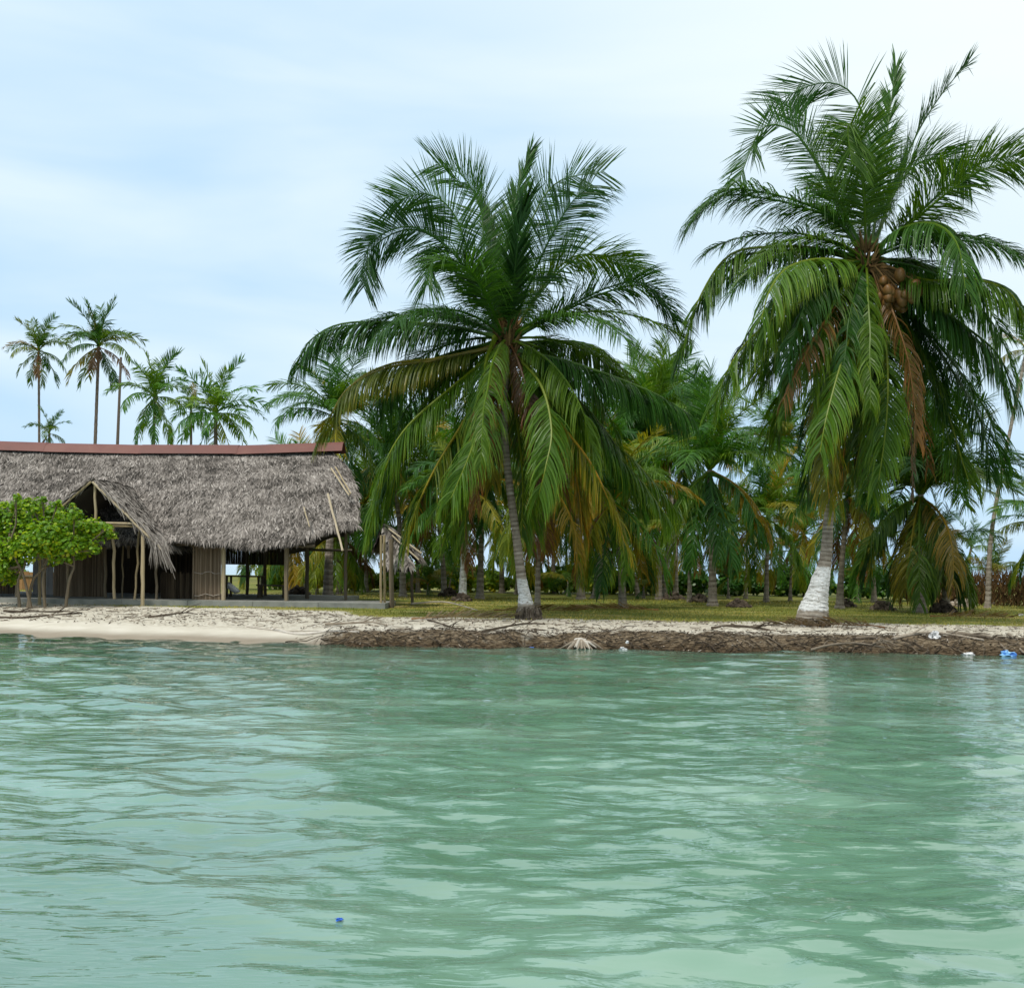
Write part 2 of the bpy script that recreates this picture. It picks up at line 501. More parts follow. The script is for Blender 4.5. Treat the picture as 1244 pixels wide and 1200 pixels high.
# ------------------------------------------------------------------ water
rngw = random.Random(7)
waves = []
for i in range(26):
    lam = rngw.uniform(0.16, 0.42)
    ang = rngw.gauss(0, 0.5)
    k = 2 * math.pi / lam
    waves.append((k * math.sin(ang), k * math.cos(ang), 0.019 / k, rngw.uniform(0, 6.28), lam))
for i in range(64):
    lam = 0.11 * (1.9 / 0.11) ** (rngw.random() ** 0.9)
    ang = rngw.gauss(0, 0.75) + 0.15
    k = 2 * math.pi / lam
    slope = 0.0185 * (lam / 0.5) ** -0.1
    waves.append((k * math.sin(ang), k * math.cos(ang), slope / k, rngw.uniform(0, 6.28), lam))

def water_z(X, Y):
    wx = X + 0.22 * (hash_noise(X, Y, 0.9, 21) - 0.5) + 0.10 * (hash_noise(X, Y, 2.2, 23) - 0.5)
    wy = Y + 0.34 * (hash_noise(X, Y, 0.7, 22) - 0.5) + 0.13 * (hash_noise(X, Y, 1.9, 24) - 0.5)
    Z = np.zeros_like(X)
    fade = np.clip(1 - (np.abs(X) - 17) / 4, 0, 1) * np.clip((Y - 1) / 1.5, 0, 1) * np.clip((34 - Y) / 3, 0, 1)
    patch = 0.35 + 1.25 * hash_noise(X, Y, 0.33, 25)
    for kx, ky, a, ph, lam in waves:
        res = np.clip((lam / (Y * 0.0052 + 0.04) - 2.0) / 1.5, 0, 1)
        Z = Z + a * np.sin(kx * wx + ky * wy + ph) * res
    return Z * fade * patch

def water_depth(X, Y):
    return np.clip(-ground_z(X, Y), 0, 3)

def water_material():
    m, nt, b = newmat('sea_water')
    nt.nodes.remove(b)
    out = nt.nodes['Material Output']
    tc = nd(nt, 'ShaderNodeTexCoord')
    obj = tc.outputs['Object']
    dep = nd(nt, 'ShaderNodeAttribute', attribute_name='depth')
    n1 = noise_n(nt, 2.6, 2, 0.45, vec=obj, mscale=(0.4, 1.6, 1))
    n2 = noise_n(nt, 9, 2, 0.5, vec=obj, mscale=(0.4, 1.5, 1))
    add = nd(nt, 'ShaderNodeMath', operation='MULTIPLY_ADD'); add.inputs[1].default_value = 0.34
    nt.links.new(n2.outputs['Fac'], add.inputs[0]); nt.links.new(n1.outputs['Fac'], add.inputs[2])
    bp = nd(nt, 'ShaderNodeBump'); bp.inputs['Strength'].default_value = 1.0; bp.inputs['Distance'].default_value = 0.022
    nt.links.new(add.outputs[0], bp.inputs['Height'])
    N = bp.outputs['Normal']
    # clouds of fine sand and weed patches seen in the water's own colour
    n3 = noise_n(nt, 0.28, 4, 0.55, vec=obj, mscale=(0.7, 1.2, 1))
    body = ramp(nt, [(0.3, (0.115, 0.25, 0.16)), (0.5, (0.158, 0.318, 0.222)), (0.66, (0.26, 0.435, 0.33))])
    nt.links.new(n3.outputs['Fac'], body.inputs['Fac'])
    dif = nd(nt, 'ShaderNodeBsdfDiffuse')
    nt.links.new(body.outputs['Color'], dif.inputs['Color'])
    tr = nd(nt, 'ShaderNodeBsdfTransparent'); tr.inputs['Color'].default_value = (0.62, 0.87, 0.74, 1)
    # thin water is clear, deep water scatters
    ex = nd(nt, 'ShaderNodeMath', operation='MULTIPLY'); ex.inputs[1].default_value = -3.2
    nt.links.new(dep.outputs['Fac'], ex.inputs[0])
    pw = nd(nt, 'ShaderNodeMath', operation='EXPONENT'); nt.links.new(ex.outputs[0], pw.inputs[0])
    inv = nd(nt, 'ShaderNodeMapRange'); inv.inputs['To Min'].default_value = 0.82; inv.inputs['To Max'].default_value = 0.12
    nt.links.new(pw.outputs[0], inv.inputs['Value'])
    mx = nd(nt, 'ShaderNodeMixShader')
    nt.links.new(inv.outputs['Result'], mx.inputs[0])
    nt.links.new(tr.outputs[0], mx.inputs[1]); nt.links.new(dif.outputs[0], mx.inputs[2])
    gl = nd(nt, 'ShaderNodeBsdfGlossy'); gl.inputs['Roughness'].default_value = 0.015
    gl.inputs['Color'].default_value = (1, 1, 1, 1)
    nt.links.new(N, gl.inputs['Normal'])
    fr = nd(nt, 'ShaderNodeFresnel'); fr.inputs['IOR'].default_value = 1.9
    nt.links.new(N, fr.inputs['Normal'])
    m2 = nd(nt, 'ShaderNodeMixShader')
    nt.links.new(fr.outputs[0], m2.inputs[0])
    nt.links.new(mx.outputs[0], m2.inputs[1]); nt.links.new(gl.outputs[0], m2.inputs[2])
    nt.links.new(m2.outputs[0], out.inputs['Surface'])
    return m
wy_ = [2.0]
while wy_[-1] < 34: wy_.append(wy_[-1] * 1.0052)
wxs = nonuniform(np.arange(-21, 21.01, 0.045), [-3000, -1000, -300, -100, -50, -30, 30, 50, 100, 300, 1000, 3000])
wys = nonuniform(wy_, [-30, -10, -3, 0, 1] + [40, 60, 100, 200, 400, 1000, 4000])
water = grid_obj('water', wxs, wys, water_z, water_material(), [('depth', water_depth)])
tag(water, 'calm turquoise shallow sea with small ripples', kind='structure')

# ------------------------------------------------------------------ palm fronds
def frond_into(mb, pts, n=110, leaf=0.95, width=0.045, twist=(0, 0), vup=0.35, droop=0.25, seg=4, seed=0, stem=0.035, brown=0.0, bare=0.13, dead=0.0, rach=None, tip_len=0.66, alo=0, tipdry=0.0, side0=None):
    rng = random.Random(seed)
    K = 26
    P = catmull(pts, K)
    T = [(P[min(i + 1, K - 1)] - P[max(i - 1, 0)]).normalized() for i in range(K)]
    if side0 is None:
        h = P[-1] - P[0]; h.z = 0
        if h.length < 0.05: h = Vector((1, 0, 0))
        side0 = Vector((0, 0, 1)).cross(h.normalized())
    S0 = side0
    flen = sum((P[i + 1] - P[i]).length for i in range(K - 1))
    if rach is not None:
        rt = [0.93 if stem > 0.04 else 0.78 - 0.2 * i / K for i in range(K)]
        rach.tube([P[i] - Vector((0, 0, 0.01)) for i in range(0, K, 1)], [stem * (1.7 if i < 2 else 1) * (1 - 0.85 * i / K) + 0.004 for i in range(K)], n=5, tint=rt)
    G = Vector((0, 0, -1))
    ph_ = [rng.uniform(0, 6.28) for _ in range(4)]
    torn = [(rng.uniform(0.3, 0.95), rng.uniform(0.01, 0.035), rng.choice((-1, 1))) for _ in range(5)]
    for j in range(n):
        s = bare + (1 - bare) * (j + 0.5) / n
        q = s * (K - 1); i = min(int(q), K - 2); fr = q - i
        p = P[i].lerp(P[i + 1], fr); t = T[i].lerp(T[i + 1], fr).normalized()
        S = (S0 - t * S0.dot(t)).normalized()
        U = S.cross(t)
        if U.z < -0.3 and t.z > -0.9 : U = -U
        th = math.radians(twist[0] + (twist[1] - twist[0]) * s)
        S2 = S * math.cos(th) + U * math.sin(th)
        U2 = U * math.cos(th) - S * math.sin(th)
        env = (0.55 + 0.45 * min(1, (s - bare) / 0.22)) * (1 - (1 - tip_len) * max(0, (s - 0.55) / 0.45) ** 1.4)
        al = math.radians(26 + alo + 30 * s ** 1.6)
        for sg in (-1, 1):
            if rng.random() < 0.06 + dead * 0.25 or any(abs(s - a_) < b_ and sg == c_ for a_, b_, c_ in torn): continue
            Lf = leaf * env * rng.uniform(0.86, 1.06)
            a2 = al + rng.gauss(0, 0.055) + 0.04 * math.sin(s * 33 + ph_[0] + sg) + 0.06 * math.sin(s * 71 + ph_[1])
            d = (S2 * sg * math.cos(a2) + t * math.sin(a2) + U2 * (vup + 0.08 * math.sin(s * 21 + ph_[2] + sg * 2) + 0.08 * math.sin(s * 57 + ph_[3] - sg) + rng.gauss(0, 0.09))).normalized()
            w = (t - d * t.dot(d))
            if w.length < 0.05: w = U2.copy()
            w.normalize()
            w = (w + U2 * rng.uniform(-0.7, 0.7)).normalized()
            step = Lf / seg
            q0 = p + d * 0.01
            vs = []; tn = []
            wd = width * rng.uniform(0.8, 1.15)
            rt0 = rng.random(); rt0b = rng.uniform(0.3, 1.1)
            base_t = 0.08 + 0.5 * rt0 + (0.6 * brown * rng.random() if rng.random() < 0.5 + brown else 0)
            kink = rng.random() < 0.10 + 0.2 * dead
            dr = droop * rng.uniform(0.75, 1.25)
            for k in range(seg + 1):
                f = k / seg
                ww = wd * (0.55 + 1.0 * f if f < 0.35 else (1.0 - ((f - 0.35) / 0.65) ** 1.7))
                ti = min(1.0, base_t * (0.85 if tipdry else 1) + (0.35 * brown + 0.10) * f * f + tipdry * rt0b * f ** 1.5)
                if k == seg:
                    vs.append(q0); tn.append(min(1, ti + 0.15))
                else:
                    vs += [q0 - w * ww * 0.5, q0 + w * ww * 0.5]; tn += [ti, ti]
                g = dr * (0.35 + 1.3 * f) + (1.2 if kink and 0.3 < f < 0.7 else 0)
                d = (d + G * g).normalized()
                q0 = q0 + d * step
            fs = [(2 * k, 2 * k + 2, 2 * k + 3, 2 * k + 1) for k in range(seg - 1)]
            fs.append((2 * seg - 2, 2 * seg, 2 * seg - 1))
            mb.poly(vs, fs, tn)
    return flen

def frond_mesh(name, pts, **kw):
    mb = MB()
    frond_into(mb, pts, rach=mb if kw.get('rach_in', True) else None, **{k: v for k, v in kw.items() if k != 'rach_in'})
    return mb.mesh(name, M['frond'], off=(0, 0, 0))

GREENS = [(0.030, 0.102, 0.011), (0.043, 0.128, 0.010), (0.026, 0.086, 0.016), (0.068, 0.146, 0.009)]
YELLOW = [(0.17, 0.17, 0.014), (0.21, 0.155, 0.014), (0.13, 0.175, 0.012)]
BROWN = [(0.12, 0.062, 0.018), (0.16, 0.085, 0.022), (0.085, 0.045, 0.016)]

def ringed_trunk(mb, spine, radii, ring=0.11, n=16, seed=0, amp=0.025):
    """tapered trunk with leaf-scar rings; spine and radii are control points"""
    rng = random.Random(seed)
    tot = sum((Vector(spine[i + 1]) - Vector(spine[i])).length for i in range(len(spine) - 1))
    m = max(12, int(tot / ring * 3))
    P = catmull(spine, m)
    cum = [0]
    for i in range(1, len(spine)): cum.append(cum[-1] + (Vector(spine[i]) - Vector(spine[i - 1])).length)
    R = np.interp(np.linspace(0, cum[-1], m), cum, radii)
    rr = []; tt = []
    for i in range(m):
        ph = i % 3
        k = 1 + (amp if ph == 0 else (-amp * 0.4 if ph == 1 else 0)) + rng.uniform(-0.012, 0.012)
        rr.append(R[i] * k); tt.append([0.66, 0.45, 0.6][ph] + rng.uniform(-0.1, 0.1))
    mb.tube(P, rr, n=n, tint=tt, jitter=0.03, rng=rng)

def traced_palm(label, base, spine_px, Y0, crown_px, fronds, paint, flen=4.6, seed=1, group=None, aux=()):
    """a near palm: every frond follows its own arc"""
    root = empty('palm_tree', base, label, 'palm tree', group)
    mb = MB()
    spine = [at(x, y, Y0) for x, y, w in spine_px]
    rad = [w / F_PX * Y0 / 2 * (0.96 if k < 3 else 0.85) for k, (x, y, w) in enumerate(spine_px)]
    spine[0] = Vector((spine[0].x, Y0, base.z - 0.15))
    ringed_trunk(mb, spine, rad, seed=seed)
    # knobbly root bole
    rng = random.Random(seed)
    for i in range(150):
        a = rng.uniform(0, 6.283); h = rng.uniform(-0.1, 0.32)
        r0 = rad[0] * (1.0 - 0.25 * max(0, h))
        p0 = Vector((spine[0].x + math.cos(a) * r0 * 0.82, Y0 + math.sin(a) * r0 * 0.82, base.z + h))
        p1 = Vector((spine[0].x + math.cos(a) * r0 * 1.12, Y0 + math.sin(a) * r0 * 1.12, base.z + h - rng.uniform(0.12, 0.3)))
        mb.tube([p0, (p0 + p1) / 2 + Vector((0, 0, 0.03)), p1], [0.03, 0.03, 0.015], n=5, tint=rng.uniform(0.1, 0.4))
    mb.build('trunk', trunk_mat('whitewashed_bark', paint), root, smooth_=False)
    c_ = at(*crown_px, Y0)
    # older fronds come in pairs round the crown: each traced one has a neighbour a little behind it
    rt2 = random.Random(seed + 9)
    extra = []
    for fd in fronds:
        if fd[2] in ('low', 'gy', 'yel', 'mid'):
            kw_ = dict(fd[3]) if len(fd) > 3 else {}
            kw_.pop('col', None)
            kw_['L'] = kw_.get('L', flen) * rt2.uniform(0.9, 1.0)
            ox, oy = rt2.uniform(-16, 16), rt2.uniform(-10, 14)
            m_ = len(fd[0]) - 1
            pp_ = [(x + ox * (k / m_) ** 1.2, y + oy * (k / m_)) for k, (x, y) in enumerate(fd[0])]
            kd = fd[2] if fd[2] != 'yel' else rt2.choice(['yel', 'gy', 'low'])
            extra.append((pp_, 0.55 * fd[1] if abs(fd[1]) == 1 else fd[1], kd, kw_))
    fronds = list(fronds) + extra
    c = at(*crown_px, Y0)
    for i, fd in enumerate(fronds):
        pts2, sgn, kind = fd[0], fd[1], fd[2]
        kw = dict(fd[3]) if len(fd) > 3 else {}
        L = kw.pop('L', flen)
        P2 = [at(x, y, Y0) for x, y in pts2]
        P2[0] = c.lerp(P2[0], 0.6)
        l2 = sum((P2[k + 1] - P2[k]).length for k in range(len(P2) - 1))
        D = sgn * math.sqrt(max(L * L - l2 * l2, (0.16 * L) ** 2))
        D = max(-3.8, min(3.8, D))
        cum = [0]
        for k in range(1, len(P2)): cum.append(cum[-1] + (P2[k] - P2[k - 1]).length)
        pts = []
        for k, (x, y) in enumerate(pts2):
            s = cum[k] / cum[-1]
            yy = Y0 + D * math.sin(s * math.pi / 2)
            q = at(x, y, yy) if k else P2[0]
            pts.append(q)
        par = dict(n=165, leaf=1.12, width=0.029, vup=0.3, droop=0.16, seg=4, seed=seed * 100 + i, stem=0.038)
        if kind in ('low', 'gy', 'yel'): par.update(stem=0.048, tipdry={'low': 0.18, 'gy': 0.42, 'yel': 0.4}[kind])
        if kind == 'up': par.update(vup=0.16, droop=0.05, leaf=1.35, tip_len=0.72); colr = GREENS[i % 3]
        elif kind == 'mid': par.update(vup=0.1, droop=0.17, leaf=1.3); colr = GREENS[i % 4]
        elif kind == 'low': par.update(vup=-0.22, droop=0.62, leaf=1.3, brown=0.12, width=0.034); colr = GREENS[(i + 1) % 4]
        elif kind == 'yel': par.update(vup=-0.25, droop=0.62, leaf=1.2, brown=0.3, width=0.034); colr = YELLOW[i % 3]
        elif kind == 'gy': par.update(vup=-0.22, droop=0.58, leaf=1.28, brown=0.22, width=0.034); colr = (0.075, 0.165, 0.010)
        else: par.update(vup=-0.2, droop=0.6, leaf=0.8, brown=0.3, dead=0.8, n=80); colr = BROWN[i % 3]
        col = kw.pop('col', None)
        par.update(kw)
        mbf = MB()
        frond_into(mbf, pts, rach=mbf, side0=par.pop('side0', None), **par)
        o = mbf.build('frond', M['frond'], root)
        o.color = (*(col or colr), 1)
        if kind == 'dead': o['label'] = 'brown dried frond hanging down'
        elif kind == 'yel': o['label'] = 'yellowing older frond'
    ra_ = random.Random(seed + 40)
    for i, (azd, e0, e1, kind) in enumerate(aux):
        a = math.radians(azd + ra_.uniform(-6, 6))
        L = ra_.uniform(4.3, 5.1)
        pp = [c]
        for k in range(10):
            q = (k + 0.5) / 10
            e = math.radians(e0 + (e1 - e0) * q ** 0.9)
            a2 = a + 0.25 * q * ra_.choice((-1, 1)) * 0.6
            pp.append(pp[-1] + Vector((math.cos(a2) * math.cos(e), math.sin(a2) * math.cos(e), math.sin(e))) * L / 10)
        par = dict(n=160, leaf=1.05, width=0.029, tipdry=0.35, vup=-0.3, droop=0.7, seg=4, seed=seed * 100 + 60 + i, stem=0.036, brown=0.2)
        if kind == 'mid': par.update(vup=0.08, droop=0.28, tipdry=0.1, leaf=1.1)
        elif math.sin(a) < -0.8: par.update(leaf=0.8)
        mbf = MB()
        frond_into(mbf, pp, rach=mbf, **par)
        o = mbf.build('frond', M['frond'], root)
        colr = {'low': GREENS[i % 4], 'mid': GREENS[i % 4], 'gy': (0.085, 0.165, 0.010), 'yel': YELLOW[i % 3], 'dead': BROWN[i % 3]}[kind]
        o.color = (*colr, 1)
        if kind == 'dead': o['label'] = 'brown dried frond hanging down'
        elif kind == 'yel': o['label'] = 'yellowing older frond'
    # fibrous crown heart
    hb = MB()
    for i in range(120):
        a = rng.uniform(0, 6.283); z = rng.uniform(-0.5, 0.5)
        r = 0.2 * (1 - 0.5 * abs(z))
        p0 = c + Vector((math.cos(a) * r, math.sin(a) * r, z - 0.1))
        p1 = c + Vector((math.cos(a) * r * 2.2, math.sin(a) * r * 2.2, z + rng.uniform(-0.1, 0.35)))
        hb.tube([p0, p1], [0.05, 0.012], n=4, tint=rng.uniform(0.2, 0.9))
    hb.build('leaf_sheath', M['coir'], root)
    return root, c

def coconuts(root, c, spots, seed):
    rng = random.Random(seed)
    bunch = MB()
    for (dx, dy, dz) in spots:
        bunch.tube([c + Vector((0, 0, -0.05)), c + Vector((dx * 0.5, dy * 0.5, dz * 0.35 + 0.08)), c + Vector((dx, dy, dz + 0.1))], [0.035, 0.025, 0.015], n=5, tint=0.7)
    b = bunch.build('fruit_stalk', M['coir'], root)
    me = None
    for (dx, dy, dz) in spots:
        if me is None:
            mm = MB()
            R = 10; C_ = 12
            vs = [(0, 0, 0.16)]
            for i in range(1, R):
                a = math.pi * i / R
                for k in range(C_):
                    f = 2 * math.pi * k / C_
                    rr = 0.125 * math.sin(a) * (1 + 0.06 * math.cos(3 * f))
                    vs.append((rr * math.cos(f), rr * math.sin(f), 0.16 * math.cos(a) - 0.015 * math.sin(a)))
            vs.append((0, 0, -0.155))
            fs = [(0, 1 + k, 1 + (k + 1) % C_) for k in range(C_)]
            for i in range(R - 2):
                for k in range(C_):
                    a0 = 1 + i * C_ + k; a1 = 1 + i * C_ + (k + 1) % C_
                    fs.append((a0, a0 + C_, a1 + C_, a1))
            fs += [(len(vs) - 1, 1 + (R - 2) * C_ + (k + 1) % C_, 1 + (R - 2) * C_ + k) for k in range(C_)]
            mm.poly(vs, fs, 0.5)
            me = mm.mesh('coconut', M['coconut'], True)
        o = bpy.data.objects.new('coconut', me)
        COL.objects.link(o)
        o.parent = b
        o.location = Vector(c) - root.location + Vector((dx, dy, dz))
        o.rotation_euler = (rng.uniform(-0.5, 0.5), rng.uniform(-0.5, 0.5), rng.uniform(0, 6))
        k = rng.uniform(0.75, 1.1)
        o.scale = (k, k, k)

def cA(x, y): return (340 + x / 2.4, 150 + y / 2.4)
def cB(x, y): return (820 + x / 2.667, 50 + y / 2.667)
def tr(f, *p): return [f(*q) for q in p]

YA = 28.5
baseA = at(641, 752, YA); baseA.z = gz(baseA.x, YA)
X_ = Vector((1, 0, 0))
A_f = [
 (tr(cA, (645, 610), (600, 400), (585, 250), (530, 150), (455, 118)), 1, 'up', dict(twist=(60, 75), L=5.2)),
 (tr(cA, (635, 600), (560, 400), (505, 260), (430, 205), (335, 225)), -1, 'up', dict(twist=(55, 70), L=4.9)),
 (tr(cA, (625, 600), (545, 430), (460, 335), (365, 300), (265, 350), (235, 460)), -1, 'mid', dict(twist=(40, 60), L=5.0, droop=0.12)),
 (tr(cA, (655, 610), (655, 450), (670, 300), (700, 170), (728, 85)), 1, 'up', dict(twist=(15, 10), leaf=0.95, L=5.4, alo=24, n=230, width=0.04)),
 (tr(cA, (650, 610), (640, 480), (625, 380), (600, 280), (590, 240)), 1, 'up', dict(twist=(10, 10), leaf=0.9, L=4.9, alo=26, n=230, width=0.045)),
 (tr(cA, (662, 610), (680, 480), (690, 380), (700, 280), (722, 220)), -1, 'up', dict(twist=(-10, -10), leaf=0.9, L=4.6, alo=26, n=230, width=0.045)),
 (tr(cA, (648, 610), (625, 430), (600, 280), (560, 190), (500, 160)), 1, 'up', dict(twist=(20, 60), L=4.9)),
 (tr(cA, (665, 610), (700, 430), (735, 280), (810, 170), (945, 140)), 1, 'up', dict(twist=(-60, -75), L=5.3)),
 (tr(cA, (670, 610), (735, 450), (790, 330), (850, 230), (905, 180)), -1, 'up', dict(twist=(-40, -60), L=5.0, droop=0.2)),
 (tr(cA, (680, 615), (770, 480), (870, 390), (980, 390), (1050, 430)), 1, 'mid', dict(twist=(-30, -40), L=4.8)),
 (tr(cA, (690, 625), (820, 545), (950, 480), (1060, 465), (1135, 560)), -1, 'mid', dict(twist=(-10, -20), L=4.9)),
 (tr(cA, (630, 620), (500, 590), (340, 578), (180, 583), (90, 630), (50, 700)), -1, 'low', dict(L=5.2)),
 (tr(cA, (625, 615), (530, 570), (440, 560), (390, 575)), 1, 'mid', {}),
 (tr(cA, (612, 600), (600, 700), (592, 840), (555, 960), (500, 1090)), -1, 'gy', dict(L=5.0)),
 (tr(cA, (690, 700), (760, 760), (792, 890), (775, 1000), (755, 1080)), -1, 'gy', {}),
 (tr(cA, (620, 660), (450, 690), (310, 712), (190, 780), (120, 920)), -1, 'yel', dict(L=4.7, col=(0.085, 0.115, 0.018))),
 (tr(cA, (620, 680), (500, 770), (370, 885), (300, 1010), (262, 1185)), -1, 'gy', dict(L=5.2)),
 (tr(cA, (630, 700), (540, 860), (455, 1000), (395, 1130), (370, 1230)), -1, 'yel', dict(L=5.0)),
 (tr(cA, (700, 650), (800, 635), (920, 650), (1015, 730)), 1, 'low', dict(L=4.4)),
 (tr(cA, (700, 680), (830, 690), (980, 740), (1100, 790), (1200, 850)), -1, 'low', dict(L=5.0)),
 (tr(cA, (700, 700), (830, 810), (950, 910), (1060, 1010), (1160, 1130)), 1, 'gy', dict(L=5.2)),
 (tr(cA, (690, 710), (800, 850), (900, 980), (960, 1100), (1010, 1230)), -1, 'yel', dict(L=5.0)),
 (tr(cA, (690, 700), (790, 850), (860, 1010), (880, 1180)), 1, 'yel', dict(L=4.8)),
 (tr(cA, (640, 700), (590, 850), (530, 1020), (500, 1200)), 1, 'gy', dict(L=4.8)),
 (tr(cA, (610, 650), (500, 720), (400, 850), (350, 1000), (330, 1100)), 1, 'low', {}),
 (tr(cA, (610, 640), (480, 680), (370, 740), (300, 850)), 1, 'low', {}),
 (tr(cA, (700, 690), (820, 760), (930, 870), (1010, 990), (1050, 1100)), 1, 'low', {}),
 (tr(cA, (660, 690), (700, 850), (730, 1020), (740, 1180)), 1, 'gy', {}),
 (tr(cA, (640, 720), (610, 860), (590, 1000), (575, 1120)), -1, 'dead', dict(L=3.6)),
 (tr(cA, (650, 730), (630, 860), (625, 980)), 1, 'dead', dict(L=3.0)),
 (tr(cA, (680, 720), (740, 860), (800, 1000), (850, 1130)), -1, 'dead', dict(L=3.9)),
 (tr(cA, (680, 720), (710, 880), (720, 1050)), 1, 'dead', dict(L=3.6)),
 (tr(cA, (620, 720), (560, 860), (500, 980), (470, 1080)), 1, 'dead', dict(L=3.7)),
 (tr(cA, (640, 610), (600, 500), (540, 420), (450, 400), (430, 470)), -1, 'mid', dict(L=4.4)),
]
palmA, cAw = traced_palm('large coconut palm with a slim whitewashed trunk foot, leaning at the middle of the bank', baseA,
    [(642, 757, 33), (641, 750, 30), (639, 738, 22), (637, 722, 17), (634, 705, 14.5), (627, 650, 11.5), (619, 590, 10.5), (613, 530, 10.5), (613, 470, 11), (617, 425, 13)],
    YA, (617, 412), A_f, (0.40, 1.04), seed=3, aux=[ (-97, -12, -84, 'gy'), (-30, -15, -84, 'gy'), (192, 30, -30, 'mid'), (-12, 34, -34, 'mid'), (-140, 32, -48, 'mid'), (-42, 30, -50, 'mid'), (165, 14, -55, 'mid'), (18, 16, -55, 'mid'), (60, 5, -80, 'low'), (120, 5, -80, 'low'), (90, 60, -30, 'mid'), (20, 0, -78, 'low'), (160, 0, -80, 'low'), (-110, -40, -88, 'dead'), (-60, -45, -88, 'dead'), (100, -30, -86, 'yel')])

YB = 27.6
baseB = at(988, 755, YB); baseB.z = gz(baseB.x, YB)
B_f = [
 (tr(cB, (625, 640), (640, 450), (625, 290), (570, 165), (470, 135), (310, 200)), 1, 'up', dict(twist=(60, 80), L=5.2)),
 (tr(cB, (605, 650), (520, 500), (440, 360), (370, 285), (280, 285), (205, 455)), -1, 'up', dict(twist=(50, 65), L=5.2, leaf=1.0)),
 (tr(cB, (600, 650), (530, 540), (460, 400), (400, 300), (370, 200)), 1, 'up', dict(twist=(40, 50), L=4.9)),
 (tr(cB, (620, 640), (610, 480), (590, 350), (568, 262), (560, 300), (575, 400)), -1, 'mid', dict(twist=(0, 0), L=4.6)),
 (tr(cB, (650, 620), (675, 400), (698, 210), (716, 85)), 1, 'up', dict(twist=(-20, -10), leaf=0.95, L=5.2, alo=24, n=230, width=0.04)),
 (tr(cB, (655, 630), (735, 410), (800, 270), (880, 150), (950, 72)), 1, 'up', dict(twist=(-30, -60), leaf=0.9, L=5.6, alo=18, n=170)),
 (tr(cB, (660, 640), (710, 480), (780, 385), (870, 370), (935, 430)), 1, 'mid', dict(twist=(-30, -40), L=4.4)),
 (tr(cB, (670, 650), (780, 575), (890, 485), (1000, 415), (1130, 390), (1190, 410)), -1, 'mid', dict(twist=(-20, -30), L=5.4, droop=0.14)),
 (tr(cB, (670, 650), (750, 600), (850, 595), (915, 660), (940, 800)), -1, 'low', dict(L=4.7)),
 (tr(cB, (600, 680), (530, 580), (430, 530), (300, 492), (160, 482), (60, 570)), -1, 'mid', dict(L=5.2, droop=0.3)),
 (tr(cB, (590, 710), (470, 672), (330, 665), (180, 690), (80, 830), (25, 1000)), -1, 'low', dict(L=5.3)),
 (tr(cB, (590, 720), (470, 705), (370, 730), (310, 800), (280, 900)), -1, 'gy', dict(L=4.8)),
 (tr(cB, (580, 750), (430, 830), (290, 920), (190, 1030), (130, 1170)), -1, 'gy', dict(L=5.2)),
 (tr(cB, (690, 760), (830, 850), (950, 930), (1050, 1020), (1100, 1150)), -1, 'low', dict(L=5.0)),
 (tr(cB, (690, 730), (820, 775), (960, 770), (1090, 820), (1150, 960)), -1, 'low', dict(L=5.1)),
 (tr(cB, (615, 780), (575, 930), (530, 1070), (490, 1220), (470, 1330)), -1, 'gy', dict(L=5.2)),
 (tr(cB, (650, 800), (680, 950), (690, 1120), (680, 1280), (660, 1420)), -1, 'gy', dict(L=5.0)),
 (tr(cB, (690, 850), (735, 1000), (760, 1200), (770, 1400), (765, 1480)), -1, 'dead', dict(L=5.0, n=130, leaf=0.34, col=(0.075, 0.05, 0.022))),
 (tr(cB, (580, 800), (480, 920), (400, 1040), (330, 1180), (300, 1290)), 1, 'gy', dict(L=4.9)),
 (tr(cB, (700, 800), (820, 940), (930, 1080), (1020, 1220), (1060, 1380)), 1, 'low', dict(L=5.3)),
 (tr(cB, (700, 820), (790, 1000), (860, 1180), (900, 1350), (920, 1450)), 1, 'low', dict(L=5.2)),
 (tr(cB, (600, 800), (520, 980), (460, 1160), (440, 1350), (430, 1450)), 1, 'low', dict(L=5.0)),
 (tr(cB, (560, 740), (430, 800), (330, 930), (270, 1080)), 1, 'low', dict(L=4.8)),
 (tr(cB, (630, 800), (600, 1000), (570, 1200), (560, 1400)), 1, 'yel', dict(L=4.8)),
 (tr(cB, (600, 820), (540, 1000), (500, 1150), (490, 1350), (500, 1480)), -1, 'yel', dict(L=4.8)),
 (tr(cB, (570, 800), (470, 930), (400, 1060), (350, 1160)), -1, 'dead', dict(L=4.2, n=100)),
 (tr(cB, (620, 820), (590, 1010), (590, 1230), (610, 1400)), 1, 'dead', dict(L=4.4)),
 (tr(cB, (660, 820), (720, 1000), (790, 1180), (820, 1380)), 1, 'dead', dict(L=4.6)),
 (tr(cB, (600, 660), (540, 560), (500, 480), (470, 470)), 1, 'mid', dict(L=4.2)),
 (tr(cB, (680, 700), (800, 720), (900, 830), (950, 980)), 1, 'low', dict(L=4.6)),
 (tr(cB, (620, 800), (570, 980), (520, 1180), (470, 1330)), 1, 'low', dict(L=4.8)),
 (tr(cB, (640, 820), (650, 1020), (640, 1220), (620, 1380)), 1, 'low', dict(L=4.6)),
]
